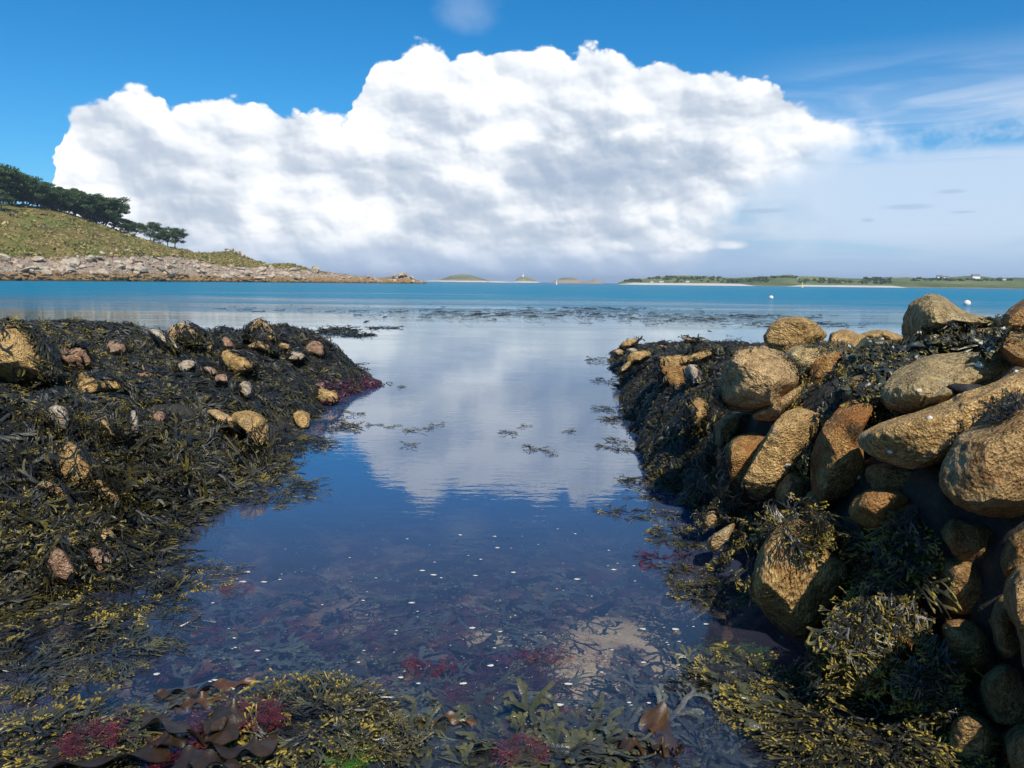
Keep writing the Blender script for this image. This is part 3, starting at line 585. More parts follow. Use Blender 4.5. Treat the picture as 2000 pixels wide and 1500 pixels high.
def place(kind, path, nrm, Ls, rnd, vs=1., tb=0.):
    """path (n,K,3) arc-uniform, nrm (n,3) or (n,K,3), Ls (n,) lengths -> arrays of one merged mesh"""
    n, K, _ = path.shape; lib_ = TP[kind]; Vs, Fs, Ts, Rs = [], [], [], []; off = 0
    T = np.gradient(path, axis=1); T /= np.linalg.norm(T, axis=2, keepdims=True)+1e-9
    if nrm.ndim == 2: nrm = np.repeat(nrm[:, None], K, 1)
    B = np.cross(nrm, T); B /= np.linalg.norm(B, axis=2, keepdims=True)+1e-9; N = np.cross(T, B)
    which = rng.integers(0, len(lib_), n); flip = rng.choice([-1., 1.], n)
    for w in range(len(lib_)):
        idx = np.nonzero(which == w)[0]
        if not len(idx): continue
        V, Fq, TT = lib_[w]; u = np.clip(V[:, 0], 0, 1.25)*(K-1); i0 = np.clip(np.floor(u).astype(int), 0, K-2); f = (u-i0)[None, :, None]
        g = lambda A: A[idx][:, i0]*(1-f)+A[idx][:, i0+1]*f
        P = g(path)+g(B)*(V[:, 1][None, :, None]*Ls[idx][:, None, None]*flip[idx][:, None, None]*vs)+g(N)*(V[:, 2][None, :, None]*Ls[idx][:, None, None])
        m = len(V); Vs.append(P.reshape(-1, 3)); Fs.append((Fq[None]+(np.arange(len(idx))*m)[:, None, None]+off).reshape(-1, 4)); off += m*len(idx)
        Ts.append(np.tile(TT, len(idx))+tb); Rs.append(np.repeat(rnd[idx], m))
    return np.concatenate(Vs), np.concatenate(Fs), np.concatenate(Ts), np.concatenate(Rs)
def weed_obj(name, parts, mats, label=None, cat=None, group=None, kind=None, parent=None, origin=None):
    V, Fs, Tt, R, mi = [], [], [], [], []; off = 0
    for k, (v, f, t, r) in enumerate(parts):
        V.append(v); Fs.append(f+off); off += len(v); Tt.append(t); R.append(r); mi.append(np.full(len(f), k))
    V = np.concatenate(V); c = np.array(origin) if origin is not None else np.append(V[:, :2].mean(0), V[:, 2].min())
    if kind == 'stuff': c = np.zeros(3)
    o = link(name, mesh(name, V-c, np.concatenate(Fs), [WM[m] for m in mats], True, {'t': np.concatenate(Tt), 'r': np.concatenate(R)}, np.concatenate(mi)), parent)
    o.location = c
    return tag(o, label, cat, group, kind)
# surfaces weed can lie on
_bf = np.concatenate([np.concatenate([GF[:, :3], GF[:, [0, 2, 3]]])]+[f+len(GV) for f in ALLF]); _bv = np.concatenate([GV]+ALLV)
SURF = bvh_of(_bv, _bf)
def crawl(p, n, L, K, lift, side=.5, sag=0.):
    """a frond laid down the slope from p, or hanging free where the rock falls away"""
    out = [p+n*lift]; nn = [n]; fl = mnoise.noise(p*1.3+Vector((7, 3, 1)))*5; d = Vector((.42*math.cos(fl)+random.gauss(0, side*.5), .42*math.sin(fl)+random.gauss(0, side*.5), -.8)); step = L/(K-1); q = p.copy()
    for i in range(K-1):
        t = d-n*d.dot(n)
        if t.length < .1: t = Vector((random.gauss(0, 1), random.gauss(0, 1), -.1))
        t.normalize(); q2 = q+t*step
        h = SURF.find_nearest(q2)
        if h[0] is not None and h[3] < step*1.2+.02:
            hn = h[1]
            if hn.dot(n) < -.2: hn = n
            q = h[0].copy(); n = (n*.4+hn*.6).normalized()
        else: q = q+(t*.4+Vector((0, 0, -.8))).normalized()*step; 
        l = lift*(1+.5*math.sin(i*1.7+lift*99))
        o = q+n*l
        if o.z < .004: o.z = .004+random.random()*.006; 
        out.append(o); nn.append(n.copy()); d = (d+Vector((random.gauss(0, .12), random.gauss(0, .12), 0)))
    return [tuple(x) for x in out], [tuple(x) for x in nn]
RP = [np.array(r) for r in ROCKS]
def on_rock(px, py, shrink=.86):
    for r in RP:
        c = r.mean(0)
        if abs(px-c[0]) < np.ptp(r[:, 0]) and abs(py-c[1]) < np.ptp(r[:, 1]) and inside(px, py, c+(r-c)*shrink): return True
    return False
BARE = [np.array(q) for q in (c5((815,575),(880,500),(1000,490),(1100,415),(1190,395),(1262,420),(1277,480),(1232,600),(1162,685),(1050,785),(980,755),(900,660)), c4((1262,965),(1300,925),(1475,955),(1420,1055),(1380,1090)), c4((620,1120),(645,1080),(742,1030),(738,1062),(692,1120),(652,1148)), c4((605,1005),(648,985),(674,998),(664,1038),(612,1050)),
  c5((1340,1000),(1360,880),(1500,790),(1550,800),(1480,880),(1400,990)), c4((778,850),(830,760),(900,622),(980,540),(1080,510),(1140,545),(1060,640),(990,760),(880,900)), c4((1100,860),(1130,650),(1200,600),(1300,720),(1337,820),(1250,905),(1130,972)), c5((1560,300),(2000,200),(2000,1300),(1760,1300),(1700,860),(1600,640)))]
def on_bare(xs, ys): return any(inside(xs, ys, q).any() for q in BARE)
def drape(poly, n, L=(.12, .24), kind='strand', K=6, side=.5, lift=(.004, .03), avoid=True, ybias=None, bv=None, keep=None, bare=False):
    """n fronds rooted where rays through an area of the picture meet the rocks"""
    poly = np.asarray(poly, float); lo, hi = poly.min(0), poly.max(0); P, N, LL = [], [], []; tries = 0
    while len(P) < n and tries < n*12:
        tries += 1; x, y = random.uniform(lo[0], hi[0]), random.uniform(lo[1], hi[1])
        if not inside(x, y, poly): continue
        h = hit(x, y, SURF if bv is None else bv)
        if h[0] is None or h[0].z < -.03: continue
        if keep and not keep(h[0]): continue
        Lk = random.uniform(*L); nv = h[1] if h[1].dot(h[0]-CAMV) < 0 else -h[1]
        pth, nr = crawl(h[0], nv, Lk, K, random.uniform(*lift), side)
        if avoid:
            xs, ys = project(np.array([pth[1], pth[len(pth)//2], pth[-1]]))
            if any(on_rock(a, b, sh) for a, b, sh in zip(xs, ys, (.95, .9, .8))) and random.random() < .985: continue
        elif bare:
            xs, ys = project(np.array(pth))
            if on_bare(xs, ys): continue
        P.append(pth); N.append(nr); LL.append(Lk)
    return kind, np.array(P), np.array(N), np.array(LL), rng.random(len(P))
def D(*a, vs=1., tb=0., **k):
    kd, P, N, L, R = drape(*a, **k); return place(kd, P, N, L, R, vs, tb)
BK = lambda p: p.x < 0 and p.y < 16
# left bank
lp = [(-30, 640), (60, 628), (110, 640), (160, 636), (228, 624), (290, 638), (330, 655), (385, 632), (430, 650), (480, 636), (510, 626), (540, 650), (575, 641), (645, 650), (668, 692), (695, 712), (690, 745), (770, 752), (700, 775), (650, 800), (600, 850), (520, 900), (520, 925), (470, 950), (360, 1000), (300, 1090), (180, 1120), (90, 1175), (-30, 1200)]
near = [(-30, 780), (250, 800), (520, 820), (560, 860), (520, 925), (360, 1000), (300, 1090), (180, 1120), (90, 1175), (-30, 1200)]
far = [(-30, 640), (228, 620), (510, 622), (660, 650), (700, 712), (690, 745), (600, 800), (300, 780), (-30, 780)]
w1 = D(near, 6500, L=(.26, .48), kind='long', K=8, side=.35, keep=BK, lift=(.003, .045)); w2 = D(far, 8500, L=(.18, .34), kind='strandfar', K=7, side=.35, keep=BK, lift=(.003, .04), vs=.75); w3 = D(near, 450, L=(.08, .16), kind='bladder', keep=BK, lift=(.02, .06)); w4 = D(far, 500, L=(.12, .22), kind='bladder', keep=BK, lift=(.01, .05))
w5 = D([(0, 690), (260, 700), (330, 760), (260, 860), (0, 800)], 500, L=(.1, .2), kind='bladder', keep=BK, lift=(.01, .05))
w6 = D([(-10, 1040), (60, 960), (180, 1000), (220, 1060), (180, 1110), (90, 1150), (-10, 1160)], 700, L=(.09, .16), kind='bladder', keep=BK, lift=(.03, .07))
w7 = D([(-30, 622), (40, 618), (100, 640), (190, 640), (190, 690), (110, 690), (80, 655), (30, 636), (-30, 636)], 260, L=(.12, .22), kind='bladder', lift=(.01, .04))
w8 = D([(620, 745), (700, 742), (770, 752), (700, 775), (640, 800)], 500, L=(.1, .18), kind='strandfar', keep=BK, side=1.2, lift=(.0, .05))
tops = D([(340, 632), (440, 640), (430, 700), (350, 690)], 500, L=(.12, .2), kind='strandfar', lift=(.0, .03), avoid=False); tops2 = D([(480, 628), (512, 626), (515, 665), (470, 670)], 260, L=(.12, .2), kind='strandfar', lift=(.0, .03), avoid=False)
w9 = D([(-420, 640), (-25, 640), (-25, 860), (-420, 860)], 1700, L=(.2, .36), kind='strandfar', K=7, keep=BK, lift=(.003, .04), vs=.8); w10 = D([(-420, 860), (-25, 860), (-25, 1230), (-420, 1330)], 1500, L=(.26, .48), kind='long', K=8, keep=BK, lift=(.003, .045))
weed_obj('seaweed', [w9, w10, w1, w2, w3, w4, w5, w6, w7, w8, tops, tops2], ['black', 'black', 'black', 'black', 'olive', 'black', 'olive', 'olive', 'olive', 'maroon', 'black', 'black'], 'dark wrack draped thickly over the rocks of the left bank', 'seaweed', kind='stuff')
# right bank, far part
RK = lambda p: p.x > .5
rp = [(1180, 660), (1200, 648), (1240, 655), (1290, 650), (1330, 655), (1380, 652), (1430, 655), (1450, 665), (1430, 690), (1415, 700), (1400, 760), (1385, 800), (1400, 830), (1370, 880), (1340, 980), (1310, 985), (1310, 940), (1290, 860), (1240, 800), (1215, 750), (1195, 700)]
r1 = D(rp, 6500, L=(.16, .30), kind='strandfar', keep=RK, side=.3, K=7, lift=(.0, .035), vs=.75); r2 = D(rp, 1200, L=(.12, .22), kind='bladder', keep=RK, lift=(.0, .05))
r3 = D([(1330, 830), (1400, 850), (1450, 880), (1460, 1000), (1380, 1010), (1310, 985)], 900, L=(.18, .32), bare=True, kind='long', side=.3, keep=RK, lift=(.0, .05))
r4 = D(c4((930,300),(1060,330),(1290,400),(1400,490),(1260,500),(1180,520),(1040,470)), 420, L=(.10, .2), kind='bladder', keep=RK, lift=(.0, .04), bare=True); r5 = D([(1600, 665), (1760, 655), (1760, 690), (1640, 700)], 120, L=(.14, .26), kind='strandfar', keep=RK, lift=(.0, .03))
weed_obj('seaweed', [r1, r2, r3, r4, r5], ['black', 'black', 'black', 'olive', 'black'], 'dark wrack over the far low end and gaps of the right wall', 'seaweed', kind='stuff')
# named clumps on the right wall
def clump(label, poly, n, L, kind='bladder4', m='olive', group='clumps of wrack on the right wall', extra=None, **k):
    n = int(n*.62); L = (L[0]*.72, L[1]*.72); parts = [D(poly, n, L=L, kind=kind, avoid=False, bare=True, **k)]; ms = [m]
    if extra: parts.append(D(poly, int(extra[0]*.7), L=(extra[1][0]*.75, extra[1][1]*.75), kind=extra[2], avoid=False, bare=True, **k)); ms.append(extra[3])
    return weed_obj('wrack_clump', parts, ms, label, 'seaweed', group)
clump('olive wrack spread over the wall top beneath the tall sloping block', c4((1240,330),(1300,260),(1420,240),(1560,225),(1700,190),(1860,170),(1990,190),(1900,260),(1760,280),(1600,290),(1480,330),(1400,400),(1330,470),(1240,480),(1270,400)), 900, (.12, .22), 'bladder', 'olive', lift=(.01, .06), extra=(500, (.12, .2), 'fan', 'serrate'))
clump('patch of wrack on the flat stone beside the perched round boulder', c4((1080,245),(1200,235),(1260,265),(1200,290),(1090,280)), 160, (.10, .18), 'bladder', 'olive', lift=(.005, .03))
clump('black tuft growing on the upright reddish boulder', c4((1210,580),(1250,560),(1295,590),(1280,640),(1230,650)), 90, (.05, .09), 'fine', 'black', lift=(.005, .03))
clump('drooping wrack between the oval boulder and the reddish one', c4((1000,670),(1080,640),(1110,700),(1060,800),(1010,760)), 110, (.10, .18), 'bladder4', 'olive', lift=(.01, .05))
clump('cascade of bladder wrack spilling over the ridged boulder', c5((730,250),(830,190),(960,140),(1050,160),(1090,240),(1080,300),(1170,370),(1090,410),(960,330),(860,300),(850,440),(800,530),(700,450),(640,430)), 420, (.14, .26), 'bladder4', 'olive', lift=(.015, .07), side=.35, extra=(260, (.18, .30), 'strand', 'black'))
clump('yellow-tipped wrack on the shoulder of the ridged boulder', c5((860,210),(960,150),(1060,190),(1120,330),(1170,380),(1080,400),(980,300),(880,290)), 220, (.10, .18), 'bladder4', 'yellow', lift=(.03, .09), side=.5)
clump('upper bunch of bladder wrack hanging in the shaded hollow', c5((1400,330),(1460,230),(1560,195),(1610,240),(1610,400),(1560,450),(1440,420)), 260, (.16, .28), 'bladder4', 'olive', lift=(.02, .10), side=.35)
clump('long tail of wrack falling past the ridged boulder', c5((1310,560),(1380,400),(1450,400),(1450,560),(1420,640),(1340,650)), 180, (.14, .24), 'bladder4', 'olive', lift=(.02, .08), side=.3)
clump('bright yellow bladder wrack over the orange stone', c5((1190,700),(1270,630),(1400,640),(1520,680),(1560,760),(1500,790),(1400,800),(1350,900),(1200,900),(1120,960),(1060,940)), 420, (.12, .22), 'bladder4', 'olive', lift=(.02, .09), extra=(140, (.1, .16), 'bladder4', 'yellow'))
clump('lowest bunch of wrack right of the orange stone', c5((1440,960),(1530,860),(1640,820),(1700,920),(1690,1050),(1560,1000),(1500,1020)), 240, (.14, .24), 'bladder4', 'olive', lift=(.02, .09), extra=(90, (.1, .16), 'bladder4', 'yellow'))
clump('fringe of weed over the left edge of the large smooth boulder', c4((655,480),(690,400),(730,300),(770,270),(720,340),(700,430),(690,520)), 60, (.12, .22), 'strand', 'black', lift=(.0, .03))
clump('thin line of weed on the large smooth boulder top', c4((770,255),(870,235),(890,265),(800,275)), 80, (.08, .14), 'strand', 'black', lift=(.0, .02))
clump('yellow wrack at the water edge beside the smallest rusty stone', c4((470,960),(560,950),(660,950),(660,1010),(560,1010)), 160, (.08, .15), 'bladder', 'yellow', lift=(.01, .05))
clump('small yellow tuft on the foot of the ridged boulder', c5((1030,740),(1080,700),(1110,750),(1090,790),(1040,790)), 50, (.08, .12), 'bladder4', 'yellow', lift=(.01, .04))
clump('dark weed along the upper edge of the huge brown boulder', c4((1880,540),(1990,480),(2000,560),(1900,600)), 260, (.07, .13), 'strand', 'black', lift=(.0, .03))
clump('wrack hanging over the lumpy ochre stone', c4((560,470),(640,440),(690,500),(650,600),(600,620),(560,680),(520,640),(620,560),(640,510)), 160, (.12, .2), 'bladder', 'olive', lift=(.0, .04))
# ---------------------------------------------------------------- floating mats, foreground clumps
def mat_clump(name, label, c, rx, ry, n, L, kinds, mats, zlift=.05, group=None, cat='seaweed', dirn=None, K=6, vs=1., z0=.0, spreadz=.5, curl=.0):
    """fronds fanning out from points of a low cushion centred at picture point c (on the water)"""
    zlift *= .55; spreadz *= .5; cw = onwater(*c); parts = []
    ex = abs(onwater(c[0]+rx, c[1])[0]-cw[0]); ey = abs(onwater(c[0], c[1]-ry)[1]-onwater(c[0], c[1]+ry)[1])/2
    for kd, frac in kinds:
        m = max(3, int(n*frac)); a = rng.random(m)*2*np.pi; q = np.sqrt(rng.random(m))
        x = cw[0]+ex*q*np.cos(a); y = cw[1]+ey*q*np.sin(a); hz = zlift*(1-q**2)*rng.uniform(.3, 1., m)+z0
        ang = (a+rng.normal(0, 1.0, m)) if dirn is None else dirn+rng.normal(0, .6, m)
        LL = rng.uniform(L[0], L[1], m); P = np.zeros((m, K, 3)); up = rng.uniform(0, spreadz, m)
        cx, cy, cz = x.copy(), y.copy(), hz.copy()
        da = rng.normal(0, .22, m)
        for k in range(K):
            P[:, k] = np.stack([cx, cy, cz], 1); st = LL/(K-1); sl = up*(1-2.2*k/(K-1))
            cx = cx+np.cos(ang)*st; cy = cy+np.sin(ang)*st; cz = np.maximum(cz+sl*st*.8, z0+.003 if z0 >= 0 else cz-.01); ang = ang+da
        N = np.zeros((m, 3)); N[:, 2] = 1; N[:, :2] = rng.normal(0, .35, (m, 2)); N /= np.linalg.norm(N, axis=1)[:, None]
        parts.append(place(kd, P, N, LL, rng.random(m), vs))
    return weed_obj(name, parts, mats, label, cat, group)
FG = 'clumps of wrack in the foreground pool'
mc = mat_clump
mc('wrack_clump', 'bushy olive bladder wrack at the bottom edge, right of the kelp', (590, 1425), 125, 75, 330, (.10, .2), [('bladder4', .45), ('strand', .6)], ['olive', 'grey'], .09, FG)
mc('wrack_clump', 'yellow-tipped right end of the bushy foreground wrack', (720, 1435), 55, 40, 80, (.08, .15), [('bladder4', 1)], ['yellow'], .05, FG)
mc('wrack_clump', 'grey-green wrack in the bottom left corner', (110, 1465), 150, 45, 260, (.10, .2), [('bladder4', .35), ('strand', .65)], ['olive', 'grey'], .07, FG)
mc('wrack_clump', 'translucent pale fronds above the bottom left corner wrack', (190, 1400), 85, 25, 40, (.12, .2), [('serrate', 1)], ['serrate'], .0, FG, z0=-.03)
mc('wrack_clump', 'dark shiny heap of wrack in the bottom right corner', (1700, 1450), 150, 60, 420, (.10, .19), [('bladder4', .4), ('strand', .6)], ['olive', 'black'], .10, FG)
mc('wrack_clump', 'olive wrack band at the foot of the right wall', (1560, 1385), 110, 30, 200, (.09, .17), [('bladder4', .8), ('fan', .2)], ['olive', 'serrate'], .04, FG)
mc('wrack_clump', 'last scrap of wrack at the lower right edge', (1930, 1480), 60, 30, 90, (.09, .16), [('bladder4', 1)], ['olive'], .05, FG)
mc('serrated_wrack', 'broad serrated wrack radiating from the middle of the bottom edge', (945, 1415), 50, 18, 60, (.15, .28), [('serrate', 1)], ['serrate'], .0, FG, z0=-.03, spreadz=.12, vs=1.)
mc('serrated_wrack', 'dense serrated wrack along the bottom edge', (960, 1475), 190, 35, 120, (.16, .30), [('serrate', .8), ('strand', .2)], ['serrate', 'grey'], .01, FG, z0=-.02, spreadz=.2)
mc('serrated_wrack', 'olive fan of wrack spreading to the right at the bottom edge', (1100, 1470), 60, 20, 24, (.2, .34), [('serrate', 1)], ['grey'], .01, FG, dirn=.0, spreadz=.15)
mc('serrated_wrack', 'dim serrated wrack just under the surface right of the middle', (1350, 1440), 110, 50, 60, (.18, .3), [('serrate', 1)], ['dim'], .0, FG, z0=-.05)
mc('serrated_wrack', 'dim wrack under water left of the green patch', (1330, 1300), 90, 40, 60, (.14, .24), [('serrate', 1)], ['dim'], .0, FG, z0=-.06)
mc('wrack_clump', 'olive fronds drifting below the green patch', (1440, 1330), 60, 40, 70, (.12, .2), [('bladder4', .5), ('serrate', .5)], ['olive', 'serrate'], .0, FG, z0=-.01)
for i, (x, y, rx, ry, n, lab, ms) in enumerate([
 (250, 1170, 70, 32, 200, 'grey floating mat nearest the lower left stones', ['black', 'olive']),
 (120, 1240, 80, 42, 240, 'grey floating mat second from the bottom left corner', ['black', 'olive']),
 (30, 1165, 50, 22, 90, 'dark mat touching the left edge under the bank', ['black', 'olive']),
 (60, 1320, 70, 16, 110, 'yellow fringe of floating wrack at the left edge', ['yellow', 'olive']),
 (215, 1285, 75, 20, 120, 'yellow raft of wrack below the grey floating mats', ['yellow', 'yellow']),
 (300, 1225, 50, 24, 70, 'yellow wrack tips right of the grey floating mats', ['yellow', 'olive']),
 (390, 1125, 40, 30, 60, 'small olive raft right of the lower left bank', ['olive', 'yellow']),
 (300, 1120, 60, 20, 110, 'dark strands reaching into the water from the left bank', ['black', 'black']),
 (540, 960, 75, 22, 130, 'long yellow raft pointing into the blue water', ['yellow', 'black']),
 (480, 935, 60, 16, 130, 'grey weed between the bank and the long yellow raft', ['black', 'olive']),
 (590, 870, 60, 12, 100, 'dark raft off the smooth ochre boulder', ['black', 'olive']),
 (640, 835, 60, 9, 60, 'thin dark raft off the round ochre stone', ['black', 'olive'])]):
    mc('floating_wrack', lab, (x, y), rx, ry, int(n*(.45 if y > 1100 else 1)), (.10, .20), [('strand', .85), ('bladder4', .22)], (['black', ms[1]] if ms[0] == 'black' else ['grey', ms[0]]), .03, 'rafts of wrack afloat beside the left bank')
for i, (x, y, rx, ry, n, lab, ms) in enumerate([
 (1175, 705, 32, 8, 70, 'outermost dark raft at the tip of the right wall', ['black', 'black']),
 (1190, 745, 30, 7, 50, 'small raft second from the tip of the right wall', ['black', 'black']),
 (1205, 800, 42, 6, 80, 'long thin dark raft at mid height of the channel', ['black', 'black']),
 (1230, 822, 50, 9, 90, 'broken dark raft just below the long thin one', ['black', 'olive']),
 (1240, 870, 60, 14, 80, 'speckled raft with yellow tips off the dark hollow', ['black', 'yellow']),
 (1255, 940, 38, 5, 50, 'dark spiky streamer off the black weed', ['black', 'black']),
 (1275, 965, 26, 14, 36, 'yellow tuft afloat under the dark spiky streamer', ['yellow', 'yellow']),
 (1240, 1005, 50, 10, 34, 'scattered yellow sprigs over the cloud reflection edge', ['yellow', 'olive']),
 (1320, 1050, 36, 18, 60, 'yellow floating wrack off the small tan stone', ['yellow', 'olive']),
 (1300, 1097, 40, 6, 20, 'purple-brown strand afloat before the small tan stone', ['maroon', 'maroon']),
 (1345, 1130, 26, 20, 36, 'yellow sprigs afloat before the ridged boulder', ['yellow', 'olive']),
 (1400, 1160, 60, 16, 110, 'yellow wrack fringe at the ridged boulder waterline', ['yellow', 'olive']),
 (1330, 800, 30, 40, 90, 'weed skirt trailing in the water at the wall foot', ['black', 'black'])]):
    mc('floating_wrack', lab, (x, y), rx, ry, n, (.07, .14), [('strandfar', .5), ('bladder', .5)], ms, .02, 'rafts of wrack afloat beside the right wall')
for x, y, n, lab in [(732, 830, 5, 'first sprig of the row across the channel, counted from the left bank'), (768, 834, 4, 'second sprig of the row across the channel'), (806, 843, 5, 'third sprig of the row, the lower one'), (838, 838, 4, 'forked sprig near the middle of the row'), (852, 832, 3, 'upright bit beside the forked sprig'), (808, 868, 3, 'yellow sprig below the left half of the row'),
  (988, 845, 7, 'bushy sprig in the middle of the channel'), (1024, 833, 2, 'tiny dark bit right of the bushy middle sprig'), (1118, 843, 4, 'olive sprig alone in the right half of the channel'), (1035, 873, 5, 'left one of two yellow sprigs below the bushy middle one'), (1056, 880, 5, 'right one of two yellow sprigs below the bushy middle one'), (1080, 885, 2, 'loose bit trailing right of the two yellow sprigs'),
  (700, 810, 6, 'sprig off the spit closest to the open water'), (668, 803, 6, 'sprig between the spit and the round ochre stone'), (660, 822, 5, 'yellow sprig just under that between spit and stone'), (688, 757, 5, 'sprig under the weedy spit'), (790, 757, 4, 'sprig beyond the tip of the weedy spit'), (745, 752, 3, 'dark bit touching the tip of the weedy spit'), (668, 715, 4, 'dark bit at the far tip of the left bank')]:
    w = mc('wrack_sprig', lab, (x, y), .01, .01, n+2, (.07, .13), [('bladder', 1)], ['olive'], .03, 'loose sprigs floating in the channel')
for x, y, rx, ry, n, lab in [(660, 648, 30, 4, 160, 'low weedy rock awash beyond the left bank'), (745, 641, 26, 1.6, 50, 'thin dark weed line farther out than the awash rock'), (700, 655, 16, 2, 90, 'broken weed patches behind the left bank tip')]:
    mc('floating_wrack', lab, (x, y), rx, ry, n, (.2, .4), [('strandfar', 1)], ['black'], .22 if ry > 3.5 else .02, 'weed awash beyond the left bank')
# kelp in the foreground: broad leathery straps
def strap(label, pts, w, m='kelp', z=0., name='kelp_blade', group='kelp blades in the foreground', ruff=.012, lobes=0, tb=.4):
    """pts: picture points (px, py, height above water); a broad ruffled blade following them"""
    C = np.array([onwater(a, b, h) for a, b, h in pts]); K = 40; t = np.linspace(0, len(C)-1, K)
    Pm = np.stack([np.interp(t, range(len(C)), C[:, k]) for k in range(3)], 1)
    for _ in range(4): Pm[1:-1] = (Pm[:-2]+2*Pm[1:-1]+Pm[2:])/4
    T = np.gradient(Pm, axis=0); T /= np.linalg.norm(T, axis=1)[:, None]; B = np.cross(T, [0, 0, 1.]); B /= np.linalg.norm(B, axis=1)[:, None]
    u = np.linspace(0, 1, K); ww = w*np.minimum(1, 5*u+.35)*np.minimum(1, 4*(1-u)+.12); J = 7; sd = random.random()*9
    V = []
    for k in range(K):
        for j in range(J):
            v = j/(J-1)*2-1; zz = ruff*(abs(v)**2)*math.sin(k*.55+sd+(2 if v > 0 else 0))+ruff*.4*math.sin(k*.3+sd)+.25*ww[k]*v*math.sin(k*.12+sd)
            V.append(Pm[k]+B[k]*v*ww[k]*.5*(1+.10*math.sin(k*.5+v+sd))+np.array([0, 0, zz]))
    V = np.array(V); f = grid_faces(K, J); V2 = V.copy(); V2[:, 2] -= .0025; n = len(V)
    F2 = f[:, ::-1]+n; c = np.append(V[:, :2].mean(0), V[:, 2].min())
    o = link(name, mesh(name, np.concatenate([V, V2])-c, np.concatenate([f, F2]), WM[m], True, {'t': np.tile(np.repeat(u*.4+tb, J), 2), 'r': np.full(2*n, .5)})); o.location = c
    return tag(o, label, 'kelp', group)
strap('flat brown kelp strap running into the bottom left edge', [(60, 1500, .03), (160, 1485, .05), (300, 1465, .06), (330, 1455, .05)], .12)
strap('dark curled kelp blade pointing up left from the foreground tangle', [(400, 1440, .05), (360, 1425, .10), (310, 1405, .07), (280, 1395, .02)], .07)
strap('kelp blade folded upright in the middle of the tangle', [(380, 1420, .03), (420, 1400, .10), (440, 1425, .11), (400, 1450, .06)], .08)
strap('kelp blade sweeping to the lower right of the tangle', [(400, 1440, .05), (450, 1465, .09), (510, 1455, .10), (550, 1440, .05)], .055)
strap('kelp blade arching toward the bushy wrack', [(390, 1430, .05), (430, 1395, .10), (470, 1390, .10), (495, 1400, .05)], .06)
strap('lowest kelp blade of the tangle at the bottom edge', [(330, 1500, .06), (380, 1480, .09), (430, 1490, .09), (500, 1500, .06)], .07)
strap('dark kelp blade drooping left above the corner wrack', [(370, 1445, .05), (330, 1440, .09), (300, 1450, .05), (290, 1470, .02)], .05)
strap('reddish kelp lying flat on the water above the tangle', [(300, 1360, .006), (360, 1348, .012), (430, 1340, .01), (500, 1328, .006)], .05, tb=.7)
strap('second reddish kelp strip just above the tangle', [(330, 1378, .006), (390, 1370, .012), (450, 1358, .01)], .04, tb=.7)
strap('long red-brown kelp strap left of the serrated wrack', [(770, 1422, .004), (830, 1408, .01), (880, 1402, .01), (930, 1412, .004)], .03, tb=.75)
strap('broad translucent kelp blade standing in the right foreground', [(1262, 1385, .03), (1285, 1410, .012), (1300, 1435, -.02), (1270, 1450, -.05)], .10, tb=.75, ruff=.008)
strap('curled kelp edge breaking the surface at the lower right', [(1195, 1465, .005), (1230, 1452, .035), (1262, 1462, .008), (1290, 1468, .0)], .035, tb=.6)
strap('kelp loop beside the curled edge', [(1268, 1460, .0), (1285, 1448, .05), (1300, 1462, .03), (1290, 1475, .0)], .03, tb=.6)
strap('thin kelp hoop at the far right of the loops', [(1310, 1470, .0), (1330, 1455, .05), (1322, 1475, .02)], .02, tb=.6)
for i, (x, y, dx, dy, w, lab) in enumerate([(520, 1135, 70, -22, .07, 'sunken brown kelp strap in the left of the pool'), (600, 1165, 60, -8, .06, 'sunken kelp strap below the first one'), (1130, 1130, 70, 16, .07, 'dark sunken kelp arching beyond the sandy patch'),
     (1010, 1100, 90, -20, .10, 'dark sunken kelp curve in the middle of the pool'), (700, 1300, -80, 30, .14, 'wide dark kelp disc under water left of the middle'), (1000, 1165, 70, 10, .1, 'dark sunken kelp beside the pale stone'), (880, 1250, 60, 20, .08, 'thin dark sunken kelp under the big foam fleck'), (1250, 1440, -110, 20, .1, 'dark sunken kelp behind the curled edge')]):
    strap(lab, [(x, y, -.10), (x+dx*.5, y+dy*1.4, -.07), (x+dx, y+dy, -.10), (x+dx*1.5, y-dy*.5, -.13)], w, 'kelp' if i < 2 else 'dim', group='sunken kelp in the pool')
